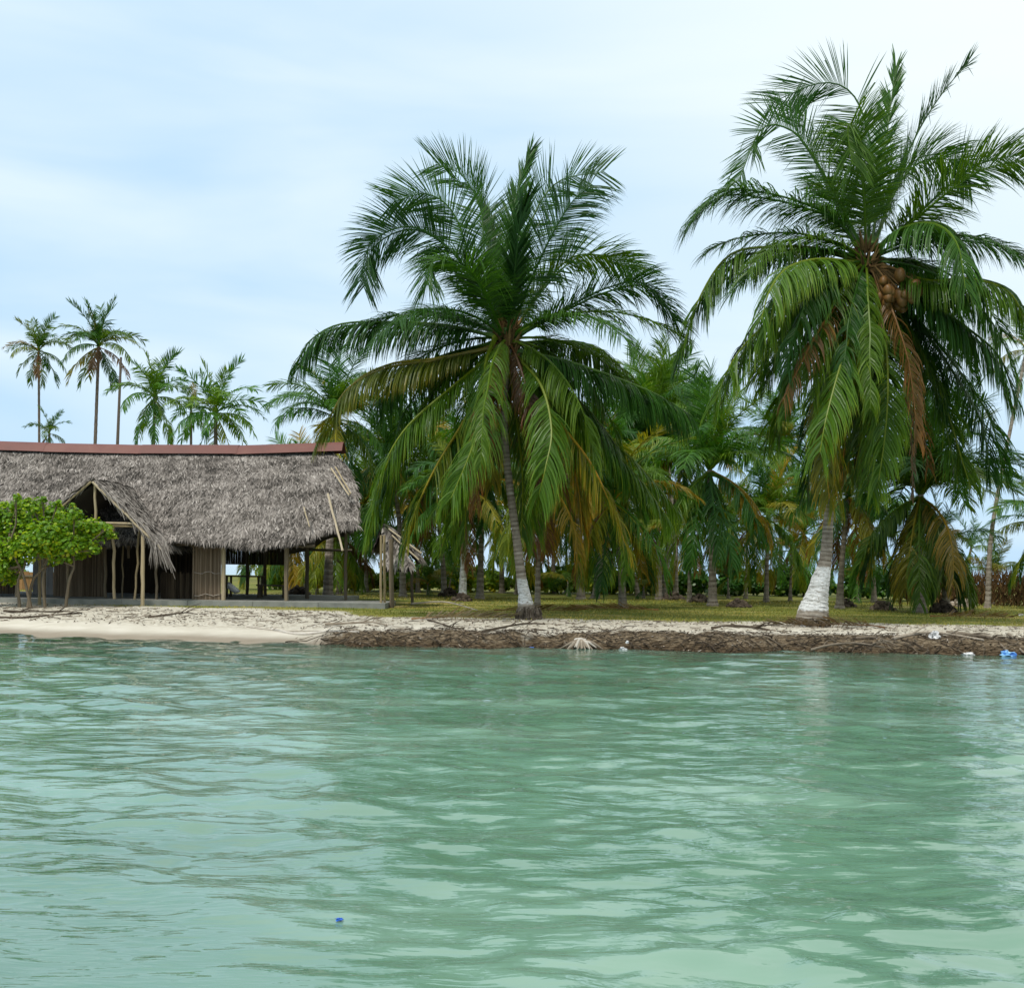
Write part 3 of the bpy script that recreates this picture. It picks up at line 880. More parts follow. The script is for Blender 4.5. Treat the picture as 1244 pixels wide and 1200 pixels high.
palmB, cBw = traced_palm('tallest coconut palm, with thick flared whitewashed foot and orange-brown coconuts', baseB,
    [(987, 760, 42), (987, 750, 41), (989, 738, 36), (993, 722, 31), (997, 704, 26), (1002, 684, 18), (1005, 655, 15.5), (1007, 620, 13.5), (1015, 540, 12), (1030, 450, 11.5), (1043, 370, 12), (1050, 330, 14)],
    YB, (1052, 318), B_f, (0.38, 1.46), seed=8, aux=[(-120, -30, -86, 'low'), (188, 36, -30, 'mid'), (-8, 30, -36, 'mid'), (-145, 30, -50, 'mid'), (-38, 30, -48, 'mid'), (200, 20, -50, 'mid'), (12, 18, -52, 'mid'), (-130, -25, -86, 'gy'), (60, -30, -86, 'low'), (140, -30, -86, 'low'), (10, -30, -86, 'low'), (-160, -30, -86, 'low'), (-140, -5, -82, 'low'), (-25, 0, -80, 'low'), (50, 5, -80, 'low'), (125, 5, -80, 'low'), (15, 0, -80, 'low'), (170, 0, -82, 'low'), (-100, -35, -88, 'gy'), (-65, -50, -88, 'dead'), (80, -20, -84, 'low')])
rc = random.Random(4)
coconuts(palmB, cBw + Vector((0, 0, -0.1)), [(0.55 + rc.uniform(-0.42, 0.5), -0.65 + rc.uniform(-0.25, 0.25), -0.75 + rc.uniform(-0.4, 0.35)) for _ in range(30)] + [(-0.3 + rc.uniform(-0.3, 0.2), -0.35, -0.7 + rc.uniform(-0.25, 0.25)) for _ in range(8)], 6)

# ------------------------------------------------------------------ frond prototypes for the palms behind
def arc(e0, e1, L=1.0, k=10, power=1.0, swing=0.0):
    pts = [Vector((0, 0, 0))]
    a = 0.0
    for i in range(k):
        s = (i + 0.5) / k
        e = math.radians(e0 + (e1 - e0) * s ** power)
        a = swing * s
        pts.append(pts[-1] + Vector((math.cos(e) * math.cos(a), math.cos(e) * math.sin(a), math.sin(e))) * (L / k))
    return pts
CLS = {'up': [(80, 40), (70, 15), (84, 60)], 'mid': [(52, -35), (40, -45), (60, -20)], 'low': [(18, -72), (5, -78), (25, -60)], 'hang': [(-20, -85), (-35, -88), (-50, -88)]}
PROTO = {}
def proto(cls, var, lod):
    key = (cls, var, lod)
    if key not in PROTO:
        e0, e1 = CLS[cls][var]
        p = arc(e0, e1, 3.3, 10, 1.15, 0.35 * (var - 1))
        n, w, sg = {'mid': (84, 0.038, 3), 'far': (40, 0.075, 2)}[lod]
        dr = {'up': 0.12, 'mid': 0.35, 'low': 0.75, 'hang': 0.9}[cls]
        vu = {'up': 0.25, 'mid': 0.12, 'low': -0.25, 'hang': -0.35}[cls]
        tw = {'up': 25, 'mid': 15, 'low': 0, 'hang': 0}[cls] * (var - 1)
        PROTO[key] = frond_mesh('frond', p, n=n, leaf=0.92, width=w, twist=(tw, tw * 1.6), vup=vu, droop=dr, seg=sg, seed=hash((len(cls), var, len(lod))) % 999, stem=0.035, brown=0.12 if cls in ('up', 'mid') else 0.25)
    return PROTO[key]

def palm(label, px, Y, crown, fl=3.3, n=22, lod='mid', seed=0, w=0.26, hang=0.2, yellow=0.1, dead=0.12, bend=0.25, paint=None, tone=1.0, group='coconut palms behind the shore', top=1.0, name='palm_tree', mat=None):
    rng = random.Random(seed)
    c = at(crown[0], crown[1], Y)
    b = at(px, HY + 30, Y)
    base = Vector((b.x, Y, gz(b.x, Y) - 0.03))
    root = empty(name, base, label, 'palm tree', group)
    mb = MB()
    mid1 = base.lerp(c, 0.35); mid1.x += (base.x - c.x) * -bend * 0.3 + rng.uniform(-0.1, 0.1)
    mid1 = Vector((base.x + (c.x - base.x) * (0.35 - bend * 0.5), Y, mid1.z))
    low = base + Vector(((c.x - base.x) * 0.05, 0, 0.3))
    ringed_trunk(mb, [base - Vector((0, 0, 0.1)), low, mid1, c], [w * 1.25, w * 0.8, w * 0.55, w * 0.42], ring=0.2 if lod == 'mid' else 0.6, n=10 if lod == 'mid' else 7, seed=seed, amp=0.05)
    mb.build('trunk', mat or (trunk_mat('painted_bark', paint) if paint else M['trunk']), root)
    az = rng.uniform(0, 6.28)
    for i in range(n):
        f = i / (n - 1)
        cls = 'up' if f < 0.26 * top else ('mid' if f < 0.55 * top + 0.1 else ('low' if f < 1 - hang else 'hang'))
        var = rng.randrange(3)
        az += 2.39996
        o = bpy.data.objects.new('frond', proto(cls, var, lod))
        COL.objects.link(o)
        o.parent = root
        o.location = (c - base) + Vector((0, 0, 0.15 - 0.3 * f))
        o.rotation_euler = (rng.uniform(-0.12, 0.12), rng.uniform(-0.12, 0.12), az + rng.uniform(-0.3, 0.3))
        k = fl / 3.3 * rng.uniform(0.88, 1.08) * (0.8 if cls == 'up' and i < 2 else 1)
        o.scale = (k, k, k)
        r = rng.random()
        if (cls in ('hang',) and r < dead * 1.6) or r < dead * 0.08: colr = rng.choice(BROWN); o['label'] = 'brown dried frond'
        elif r < yellow + (0.18 if cls in ('low', 'hang') else 0): colr = rng.choice(YELLOW); o['label'] = 'yellowing frond'
        else: colr = rng.choice(GREENS + [(0.075, 0.14, 0.009)])
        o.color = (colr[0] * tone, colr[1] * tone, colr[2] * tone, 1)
    return root

G_ = 'coconut palms of the grove'
P_ = [
 ('palm just behind the right end of the red ridge cap of the long roof', 398, 43, (410, 508), dict(fl=2.7, n=16, hang=0.1, w=0.34, seed=11, yellow=0.02)),
 ('dark thin palm close behind the middle whitewashed palm', 653, 36, (657, 572), dict(fl=3.0, n=20, w=0.17, seed=12, yellow=0.25, hang=0.35)),
 ('palm with a pale grey painted trunk and a dark root, left of the middle palm', 562, 44, (566, 600), dict(fl=2.9, n=20, w=0.28, seed=13, paint=(0.25, 1.9), yellow=0.25)),
 ('short-trunked palm just left of the middle palm, with a dark swollen foot', 583, 46, (588, 575), dict(fl=3.1, n=20, w=0.27, seed=14, yellow=0.15)),
 ('brown-trunked palm standing alone on the grass between the two big palms', 757, 37.5, (745, 585), dict(fl=2.9, n=22, w=0.24, seed=15, yellow=0.3, hang=0.4)),
 ('palm with hanging yellow fronds right of the middle palm', 706, 48, (700, 540), dict(fl=3.3, n=22, w=0.3, seed=16, yellow=0.2)),
 ('palm with a stout brown trunk beside the lone brown-trunked palm', 722, 50, (768, 530), dict(fl=3.4, n=22, w=0.3, seed=17)),
 ('left palm of the V-shaped pair between the big palms', 801, 50, (792, 500), dict(fl=3.5, n=22, w=0.26, seed=18)),
 ('right palm of the V-shaped pair, leaning to the right', 806, 52, (832, 520), dict(fl=3.2, n=20, w=0.26, seed=19)),
 ('dense palm with a dark hanging skirt, left of the tallest palm', 866, 42, (862, 548), dict(fl=3.3, n=26, w=0.3, seed=20, hang=0.35, yellow=0.05)),
 ('small yellowing palm with a thin pale trunk, left of the dark-skirted palm', 838, 46, (836, 650), dict(fl=1.9, n=16, w=0.18, seed=21, yellow=0.7)),
 ('small golden palm far back between the dark-skirted palm and the tallest palm', 906, 54, (908, 655), dict(fl=2.2, n=16, w=0.16, seed=22, yellow=0.75)),
 ('slender palm just left of the tallest palm trunk', 931, 47, (933, 605), dict(fl=2.6, n=20, w=0.2, seed=23, yellow=0.2)),
 ('taller background palm peeping out left of the tallest palm crown', 948, 62, (948, 520), dict(fl=3.5, n=20, w=0.26, seed=24)),
 ('palm directly behind the tallest palm trunk', 1020, 41, (1030, 600), dict(fl=2.7, n=20, w=0.25, seed=25, yellow=0.25)),
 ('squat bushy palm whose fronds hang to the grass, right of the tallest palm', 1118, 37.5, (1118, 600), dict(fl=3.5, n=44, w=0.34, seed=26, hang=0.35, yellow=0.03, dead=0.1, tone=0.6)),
 ('second trunk clump palm beside the squat bushy palm', 1150, 39, (1142, 665), dict(fl=2.0, n=14, w=0.26, seed=27, hang=0.5, yellow=0.1, dead=0.3)),
 ('tall thin bare-stemmed palm leaning right at the right edge', 1198, 44, (1247, 425), dict(fl=1.6, n=16, w=0.19, seed=28, yellow=0.15, bend=0.35)),
 ('palm at the far right edge with drooping green fronds', 1270, 43, (1275, 640), dict(fl=2.5, n=16, w=0.25, seed=29, yellow=0.03)),
 ('palm behind the small thatched shelter, with dark green fronds', 540, 50, (528, 590), dict(fl=3.0, n=20, w=0.24, seed=30)),
 ('palm rising just behind the small thatched shelter roof', 490, 47, (478, 560), dict(fl=3.4, n=22, w=0.25, seed=31)),
 ('background palm seen through the left fronds of the middle palm', 610, 58, (604, 560), dict(fl=3.2, n=18, w=0.24, seed=32)),
 ('background palm seen right of the middle palm trunk', 672, 60, (672, 590), dict(fl=3.2, n=18, w=0.24, seed=33)),
 ('young yellow-green palm right of the slender palm', 960, 50, (962, 668), dict(fl=2.0, n=14, w=0.14, seed=34, yellow=0.5)),
 ('background palm between the tallest palm and the squat bushy palm', 1062, 50, (1056, 640), dict(fl=2.7, n=20, w=0.22, seed=35)),
 ('dark palm showing its tuft above the grove between the two big palms', 822, 58, (806, 474), dict(fl=3.0, n=18, w=0.24, seed=36)),
 ('low palm in the shade behind the lone brown-trunked palm', 776, 56, (742, 610), dict(fl=3.0, n=18, w=0.2, seed=37, yellow=0.2)),
 ('palm behind the hut seen through its open end', 372, 52, (372, 600), dict(fl=2.8, n=16, w=0.24, seed=38)),
 ('far palm at the right, behind the leaning thin palm', 1168, 60, (1180, 665), dict(fl=2.0, n=12, w=0.2, seed=39)),
] + [(lab_, px_, Y_, (px_ + dx_, cy_), dict(fl=fl_, n=18, w=0.2, seed=seed_, hang=0.3, yellow=0.25)) for (lab_, px_, Y_, dx_, cy_, fl_, seed_) in (
 ('low-crowned back palm right of the thatched shelter', 508, 56, -4, 632, 2.7, 81),
 ('low-crowned back palm behind the painted grey trunk', 552, 60, 3, 640, 2.6, 82),
 ('low-crowned back palm behind the middle palm trunk', 628, 56, 2, 640, 2.8, 83),
 ('low-crowned back palm just right of the middle palm', 688, 63, 0, 636, 2.8, 84),
 ('low-crowned back palm left of the lone brown-trunked palm', 738, 62, -4, 646, 2.6, 85),
 ('low-crowned back palm right of the lone brown-trunked palm', 783, 60, 4, 628, 2.8, 86),
 ('low-crowned back palm behind the V-shaped pair', 822, 64, 0, 640, 2.7, 87),
 ('low-crowned back palm behind the dark-skirted palm', 884, 66, 2, 640, 2.6, 88),
 ('low-crowned back palm just left of the tallest palm', 978, 60, -2, 625, 2.9, 89),
 ('shaggy back palm behind the hut table, under the eave', 352, 50, 2, 640, 2.8, 92),
 ('shaggy back palm behind the open corner of the hut', 412, 49, -4, 648, 2.6, 93),
 ('brownish back palm farthest right under the hut eave', 432, 58, 0, 650, 2.6, 94),
 ('back palm seen under the eave at the open hut end', 318, 58, 0, 655, 2.6, 90),
 ('back palm seen between the hut posts and the roof end', 445, 55, -3, 610, 2.9, 91))]
for (lab, px, Y, cr, kw) in P_:
    kw = dict(kw)
    if kw.get('fl', 3.3) > 2.45:
        kw['fl'] = kw.get('fl', 3.3) * 1.1; kw['n'] = kw.get('n', 22) + 15
    kw['hang'] = max(kw.get('hang', 0.2), 0.25)
    kw['w'] = kw.get('w', 0.26) * 0.74
    kw['dead'] = kw.get('dead', 0.12) * 0.45
    if 690 < cr[0] < 1000 and cr[1] < 640: cr = (cr[0], cr[1] + 22)
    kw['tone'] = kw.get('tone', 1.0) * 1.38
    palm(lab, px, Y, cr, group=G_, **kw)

far_mat = trunk_mat('far_bark', None, [(0.0, (0.05, 0.04, 0.035)), (0.5, (0.13, 0.105, 0.085)), (1.0, (0.22, 0.18, 0.15))])
FAR = [
 ('leftmost tall thin palm far beyond the thatched roof', 48, 105, (47, 426), dict(fl=3.4, n=22, w=0.24, seed=51, yellow=0.2)),
 ('tallest far palm beyond the roof, second from the left', 110, 98, (120, 420), dict(fl=4.3, n=26, w=0.3, seed=52, yellow=0.15, hang=0.2)),
 ('far palm with a broad crown right of the bare pole trunk', 183, 86, (188, 482), dict(fl=4.1, n=21, w=0.26, seed=53, yellow=-0.1, dead=0.0, tone=1.3)),
 ('far palm with a low dense crown just above the ridge cap, rightmost of its row', 262, 78, (262, 502), dict(fl=3.9, n=24, w=0.3, seed=54, yellow=-0.05, dead=0.0, hang=0.1, tone=1.5)),
 ('far palm half hidden behind the low dense crown above the ridge', 232, 84, (232, 500), dict(fl=2.2, n=16, w=0.22, seed=55, tone=1.0, dead=0.02)),
 ('smallest far palm, only its tuft showing above the left of the ridge', 60, 96, (60, 526), dict(fl=2.2, n=15, w=0.25, seed=56)),
]
for (lab, px, Y, cr, kw) in FAR:
    palm(lab, px, Y, cr, lod='far', group='far palms beyond the roof', mat=far_mat, bend=0.1, **kw)
# the crownless trunk among them
bt = MB()
b0 = at(139, 700, 95); b0.z = gz(b0.x, 95)
c0 = at(147, 434, 95)
bt.tube([b0, b0.lerp(c0, 0.5) + Vector((-0.1, 0, 0)), c0], [0.2, 0.15, 0.1], n=8, tint=0.5)
o = empty('dead_palm', b0, 'bare dead palm trunk without a crown, standing beyond the roof', 'dead palm')
bt.build('trunk', far_mat, o)

# ------------------------------------------------------------------ thatched hut
hut_loc = Vector((-12.5, 38.5, 0.45))
hut = empty('thatched_hut', hut_loc, 'long thatched hut with red ridge cap, porch gable and concrete floor slab', 'hut')
rng = random.Random(21)

def thatch_surface(mb, Pf, nu, nv, rows, blades, seed, bl=(0.3, 0.55), lift=0.12, base_t=0.35, thick=0.12, crossjit=0.25, bw=0.05):
    """an under-sheet plus rows of overlapping dried leaf strips"""
    rg = random.Random(seed)
    vs, tn = [], []
    for j in range(nv + 1):
        for i in range(nu + 1):
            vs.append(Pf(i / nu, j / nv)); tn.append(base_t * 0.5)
    fs = [(j * (nu + 1) + i, j * (nu + 1) + i + 1, (j + 1) * (nu + 1) + i + 1, (j + 1) * (nu + 1) + i) for j in range(nv) for i in range(nu)]
    mb.poly(vs, fs, tn)
    vs2 = [Vector(v) - Vector((0, 0, thick)) for v in vs]
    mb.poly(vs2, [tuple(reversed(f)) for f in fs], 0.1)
    for _ in range(blades):
        r = int(rg.random() * rows)
        u = rg.random()
        v = (r + rg.uniform(-0.2, 0.35) + 0.25 * math.sin(u * 23 + r)) / rows
        v = min(max(v, 0), 0.985)
        p = Vector(Pf(u, v)); pu = Vector(Pf(min(u + 0.01, 1), v)); pv = Vector(Pf(u, min(v + 0.02, 1)))
        if u > 0.99: pu = p * 2 - Vector(Pf(u - 0.01, v))
        du = (pu - p).normalized(); dv = (pv - p)
        if dv.length < 1e-5: continue
        dv.normalize()
        nrm = du.cross(dv)
        if nrm.z < 0: nrm = -nrm
        L_ = rg.uniform(*bl)
        d = (dv + du * rg.gauss(0, crossjit) + nrm * (lift * rg.uniform(0.2, 1.4))).normalized()
        w = (du - d * du.dot(d)).normalized()
        w = (w + nrm * rg.uniform(-0.5, 0.5)).normalized() * (bw * rg.uniform(0.5, 1.2))
        q0 = p + nrm * 0.02 - dv * 0.05
        q1 = q0 + d * L_ * 0.6
        q2 = q0 + d * L_ + Vector((0, 0, -0.06 - 0.05 * rg.random()))
        patch = 0.22 * (float(hash_noise(p.x, p.z * 1.8 + p.y, 0.8, 31)) - 0.5) + 0.25 * (float(hash_noise(p.x, p.z * 2 + p.y, 2.6, 32)) - 0.5)
        t = base_t + rg.gauss(0.06, 0.2) + patch * 1.5
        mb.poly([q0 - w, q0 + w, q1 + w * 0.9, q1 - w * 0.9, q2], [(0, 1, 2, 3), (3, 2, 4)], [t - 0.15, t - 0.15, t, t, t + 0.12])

RX0, ZR, ZE = -22.5, 5.78, 2.34
def xr(v): return float(np.interp(v, [0, 0.25, 0.5, 0.8, 1], [-6.5, -5.75, -5.3, -5.05, -5.0]))
def roof_front(u, v):
    x = RX0 + (xr(v) - RX0) * u
    e = float(smooth(-7.2, -5.0, x))
    ze = ZE + 0.62 * e + 0.05 * math.sin(x * 1.7) + 0.03 * math.sin(x * 4.1)
    zr = ZR + 0.1 * abs((x + 13.5) / 7) ** 1.6 - 0.12
    ye = 34.05 + 0.9 * e
    y = 38.5 + (ye - 38.5) * v
    z = zr + (ze - zr) * (v ** 1.04)
    stp = -0.17 * ((v * 4.2 + 0.10 * math.sin(x * 0.7)) % 1.0)
    return (x, y - stp * 0.5, z + 0.06 * math.sin(x * 0.9 + v * 5) * v - stp * 0.2 + 0.05)
def roof_back(u, v):
    x, y, z = roof_front(u, v)
    return (x - 1.45 * v * float(smooth(0.6, 1.0, u)), 77.0 - y, z)
def roof_end(u, v):
    f = Vector(roof_front(1, v)); b = Vector(roof_back(1, v))
    p = f.lerp(b, u)
    p.x += 0.12 * math.sin(u * math.pi) * v
    p.z += 0.25 * math.sin(u * math.pi) * (v - 0.3) if v > 0.3 else 0
    return tuple(p)
rf = MB()
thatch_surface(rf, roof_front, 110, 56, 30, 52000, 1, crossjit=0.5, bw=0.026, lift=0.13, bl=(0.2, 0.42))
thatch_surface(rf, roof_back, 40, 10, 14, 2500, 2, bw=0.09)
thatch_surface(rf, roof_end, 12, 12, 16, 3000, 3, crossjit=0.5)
# ragged fringe at the eave
for i in range(1500):
    u = rng.random()
    p = Vector(roof_front(u, 1.0)) + Vector((0, rng.uniform(-0.05, 0.12), rng.uniform(-0.02, 0.06)))
    l = rng.uniform(0.08, 0.24); w = rng.uniform(0.015, 0.04)
    q = p + Vector((rng.uniform(-0.08, 0.08), -0.04, -l))
    rf.poly([p - Vector((w, 0, 0)), p + Vector((w, 0, 0)), q], [(0, 1, 2)], rng.uniform(0.05, 0.55))
roof_o = rf.build('thatched_roof', M['thatch'], hut)
# ridge cap: overlapping folded red sheets
rc_ = MB()
x = -22.5
segs = [(-22.5, -19.6), (-19.7, -16.3), (-16.4, -12.9), (-13.0, -9.6), (-9.7, -5.95)]
for k, (xa, xb) in enumerate(segs):
    za = 6.0 + 0.10 * abs((xa + 13.5) / 7) ** 1.6 - 0.16; zb_ = 6.0 + 0.10 * abs((xb + 13.5) / 7) ** 1.6 - 0.16
    if k == 4: za, zb_ = za - 0.01, zb_ + 0.09
    o_ = 0.012 * (k % 2)
    prof = [(-0.52, -0.30), (-0.30, -0.05), (-0.10, 0.03), (0.0, 0.05), (0.10, 0.03), (0.30, -0.05), (0.52, -0.30)]
    pr = [(dy * 0.9, dz + o_) for dy, dz in prof]
    vs = [Vector((xa, 38.5 + a, za + b)) for a, b in pr] + [Vector((xb, 38.5 + a, zb_ + b)) for a, b in pr]
    vs += [v - Vector((0, 0, 0.006)) for v in vs]
    n7 = 7
    fs = [(i, i + 1, i + 1 + n7, i + n7) for i in range(n7 - 1)] + [(i + 14 + n7, i + 1 + 14 + n7, i + 1 + 14, i + 14) for i in range(n7 - 1)]
    fs += [(0, n7, n7 + 14, 14), (n7 - 1, n7 - 1 + 14, 2 * n7 - 1 + 14, 2 * n7 - 1)]
    rc_.poly(vs, fs, 0.42 + 0.07 * (k % 3))
rc_.build('ridge_cap', M['red'], hut)

def pole(mb, a, b, r, tint, wob=0.02, n=7):
    a, b = Vector(a), Vector(b)
    L_ = (b - a).length
    k = max(3, int(L_ / 0.35))
    pts = []
    for i in range(k + 1):
        p = a.lerp(b, i / k)
        if 0 < i < k: p = p + Vector((rng.uniform(-wob, wob), rng.uniform(-wob, wob), 0))
        pts.append(p)
    mb.tube(pts, [r * (1 + rng.uniform(-0.1, 0.1)) for _ in pts], n=n, tint=tint)

def gpost(px_t, py_t, px_b, Y, wpx, tint, wob=0.02, parent=hut, lab=None, ztop=None, zb=None):
    t = at(px_t, py_t, Y); b = at(px_b, 730, Y)
    b.z = (0.62 if zb is None else zb)
    if ztop: t.z = ztop
    m = MB()
    pole(m, b, t, wpx / F_PX * Y / 2, tint, wob)
    o = m.build('post', M['pole'], parent)
    if lab: o['label'] = lab
    return o
gnd = 0.38
gpost(190, 664, 190, 34.35, 3.4, 0.35)
gpost(271.5, 660, 271.5, 34.5, 5.2, 0.85, 0.003, lab='square-cut yellow timber post')
gpost(348, 655, 348, 34.5, 5.4, 0.45, 0.01)
gpost(373, 640, 373, 37.0, 4.6, 0.12, 0.01)
gpost(322, 652, 322, 40.5, 4, 0.15)
gpost(300, 652, 300, 41.5, 4, 0.15)
gpost(420, 630, 420, 36.0, 4, 0.3)
gpost(83, 655, 83, 34.6, 3.5, 0.45)
gpost(20, 650, 20, 35, 4, 0.4)
gpost(52, 650, 54, 34.6, 4, 0.45)
gpost(-30, 650, -30, 34.6, 4, 0.4)
gpost(128, 655, 128, 35.2, 3.5, 0.4)
# floor slab
sl = MB()
A0 = at(471, 742, 33.9); B0 = at(75, 735, 34.2)
def slab(x0, x1, y0, y1, z0, z1, tint=0.5, parts=1):
    for k in range(parts):
        a = x0 + (x1 - x0) * k / parts; b = x0 + (x1 - x0) * (k + 1) / parts - 0.012
        sl.box(((a + b) / 2, (y0 + y1) / 2, (z0 + z1) / 2), (b - a, y1 - y0, z1 - z0 + rng.uniform(-0.004, 0.004)), tint=tint + rng.uniform(-0.08, 0.08))
slab(-13.9, -5.9, 33.55, 42.6, 0.1, 0.62, 0.5, 4)
slab(-5.9, -3.85, 33.55, 36.6, 0.1, 0.617, 0.55, 1)
slab(-22.0, -13.92, 34.0, 42.6, 0.1, 0.60, 0.45, 3)
sl.build('floor_slab', M['concrete'], hut)

# cane walls
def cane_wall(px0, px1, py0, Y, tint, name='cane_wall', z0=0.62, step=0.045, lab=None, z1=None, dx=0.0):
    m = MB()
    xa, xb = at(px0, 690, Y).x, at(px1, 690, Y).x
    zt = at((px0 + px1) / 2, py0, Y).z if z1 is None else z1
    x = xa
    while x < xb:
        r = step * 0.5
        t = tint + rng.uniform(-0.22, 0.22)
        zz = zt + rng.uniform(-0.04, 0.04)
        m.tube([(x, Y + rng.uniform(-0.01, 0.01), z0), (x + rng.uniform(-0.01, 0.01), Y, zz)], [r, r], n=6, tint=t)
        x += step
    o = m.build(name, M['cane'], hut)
    if lab: o['label'] = lab
    return o
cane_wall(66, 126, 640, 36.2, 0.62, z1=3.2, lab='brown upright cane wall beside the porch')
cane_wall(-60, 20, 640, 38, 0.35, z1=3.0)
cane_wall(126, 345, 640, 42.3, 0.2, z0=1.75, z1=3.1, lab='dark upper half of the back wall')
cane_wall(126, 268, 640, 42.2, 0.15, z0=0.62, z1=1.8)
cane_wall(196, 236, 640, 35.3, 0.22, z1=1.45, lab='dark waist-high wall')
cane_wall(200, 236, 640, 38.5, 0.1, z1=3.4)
cane_wall(235, 268, 662, 34.75, 0.78, z1=2.35, lab='light brown cane panel tied with pale rope')
for (pa, pb, yy, zz, hh, tt_) in ((126, 268, 42.05, 1.9, 2.6, 0.05), (66, 126, 36.32, 1.9, 2.5, 0.35), (200, 236, 38.62, 2.0, 2.7, 0.05)):  # added solid backings; the near-black ones paint in the hut's interior shade
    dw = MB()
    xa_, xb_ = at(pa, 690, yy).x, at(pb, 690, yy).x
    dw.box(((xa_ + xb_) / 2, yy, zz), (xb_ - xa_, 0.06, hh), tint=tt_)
    dw.build('backing_panel', M['cane'], hut)
rp = MB()
for py, amp in ((696, 1.5), (723, 1.8)):
    pts = []
    for i in range(13):
        px = 236 + 31 * i / 12
        pts.append(at(px, py + amp * 0.5 * math.sin(i * 0.9 + py) - (1 if 4 < i < 9 else 0), 34.70))
    rp.tube(pts, 0.011, n=6, tint=0.8)
rp.build('rope', M['drift'], hut)
pw = MB()
xa, xb = at(40, 690, 38.5).x, at(65, 690, 38.5).x
for i in range(4):
    w = (xb - xa) / 4
    pw.box((xa + w * (i + 0.5), 38.5, 1.75), (w - 0.015, 0.05, 2.3), tint=[0.2, 0.1, 0.5, 0.35][i])
pw.build('door', tint_mat('weathered_board', [(0, (0.25, 0.22, 0.2)), (0.5, (0.5, 0.46, 0.42)), (1, (0.5, 0.58, 0.55))], 0.8, 3, 0.4), hut)['label'] = 'pale weathered plank door'

# rafters under the roof
ra = MB()
for i in range(14):
    x = -21.5 + i * 1.15
    pole(ra, (x, 34.3, 2.3), (x, 38.5, 5.45), 0.04, 0.15, 0.01, 5)
for y, z in ((34.5, 2.36), (42.5, 2.36)):
    pole(ra, (-22, y, z), (-6.2, y, z), 0.06, 0.2, 0.01, 6)
ra.build('rafters', M['pole'], hut)

# bamboo poles lying on the roof end
for (a, b, r, t) in [((403, 573, 36.9), (425, 602, 35.9), 0.03, 0.9), ((408, 571, 36.8), (427, 600, 35.9), 0.022, 0.8), ((399, 604, 35.5), (417, 669, 34.3), 0.035, 0.95), ((370, 620, 34.9), (377, 640, 34.5), 0.02, 0.9)]:
    m = MB(); pole(m, at(*a) + Vector((0, -0.12, 0.1)), at(*b) + Vector((0, -0.15, 0.0)), r, t, 0.01)
    m.build('roof_pole', M['pole'], hut)

# porch
YP = 32.9
apx = at(113, 584, YP); re_ = at(197, 665, YP); le_ = Vector((2 * apx.x - re_.x - 0.1, YP, re_.z + 0.02))
def porch_r(u, v):
    a = apx.lerp(re_, v); s = u * (3.7 + 0.5 * (1 - v))
    return (a.x, a.y + s, a.z + 0.05 * math.sin(v * 3 + u * 4) + (0.12 * v * (1 - v)))
def porch_l(u, v):
    a = apx.lerp(le_, v); s = u * (3.7 + 0.5 * (1 - v))
    return (a.x, a.y + s, a.z + 0.05 * math.sin(v * 3 + u * 4) + (0.12 * v * (1 - v)))
po = MB()
thatch_surface(po, porch_r, 10, 10, 12, 4200, 5, base_t=0.42, crossjit=0.4, bw=0.034, bl=(0.2, 0.4))
thatch_surface(po, porch_l, 10, 10, 12, 3400, 6, base_t=0.38, crossjit=0.5)
# loose reeds along the gable's rake
for i in range(200):
    v = rng.random() ** 0.7
    a = Vector(porch_r(0, v)) + Vector((rng.uniform(-0.02, 0.05), rng.uniform(-0.12, 0.02), rng.uniform(-0.05, 0.06)))
    d = (re_ - apx).normalized() + Vector((rng.gauss(0, 0.12), rng.uniform(-0.15, 0.1), rng.gauss(-0.08, 0.12) - 0.35 * v * v))
    l = rng.uniform(0.2, 0.6)
    po.tube([a, a + d * l * 0.5, a + d * l + Vector((0, 0, -0.08 - 0.15 * v))], [0.016, 0.013, 0.006], n=4, tint=rng.uniform(0.35, 0.95), cap=False)
for i in range(120):
    v = rng.random()
    a = Vector(porch_l(0, v)) + Vector((rng.uniform(-0.05, 0.02), rng.uniform(-0.08, 0.02), rng.uniform(-0.05, 0.05)))
    d = (le_ - apx).normalized() + Vector((rng.gauss(0, 0.12), 0, rng.gauss(-0.05, 0.1)))
    l = rng.uniform(0.2, 0.6)
    po.tube([a, a + d * l], [0.014, 0.005], n=4, tint=rng.uniform(0.3, 0.8), cap=False)
# hanging dried strips at the right corner
for i in range(90):
    a = at(rng.uniform(184, 203), rng.uniform(655, 668), YP + rng.uniform(-0.15, 0.5))
    l = rng.uniform(0.25, 0.75)
    q = a + Vector((rng.uniform(-0.12, 0.16), rng.uniform(-0.05, 0.05), -l))
    w = rng.uniform(0.012, 0.035)
    po.poly([a - Vector((w, 0, 0)), a + Vector((w, 0, 0)), q], [(0, 1, 2)], rng.uniform(0.3, 0.9))
po.build('porch_roof', M['thatch'], hut)
for (a, b, w_, t) in [((113, 584), (116.5, 628), 3.2, 0.8)]:
    m = MB(); pole(m, at(115.5, 588, YP + 0.05), at(116, 637, YP + 0.05), w_ / F_PX * YP / 2, t, 0.015); m.build('king_post', M['pole'], hut)
m = MB(); pole(m, at(60, 634, YP + 0.02), at(172, 636, YP + 0.02), 0.035, 0.85, 0.01); pole(m, at(60, 638, YP + 0.12), at(172, 639.5, YP + 0.12), 0.03, 0.7, 0.01); m.build('tie_beam', M['pole'], hut)
m = MB(); pole(m, apx + Vector((0.02, -0.1, -0.04)), re_ + Vector((0, -0.1, -0.05)), 0.035, 0.9, 0.02); m.build('rafter', M['pole'], hut)
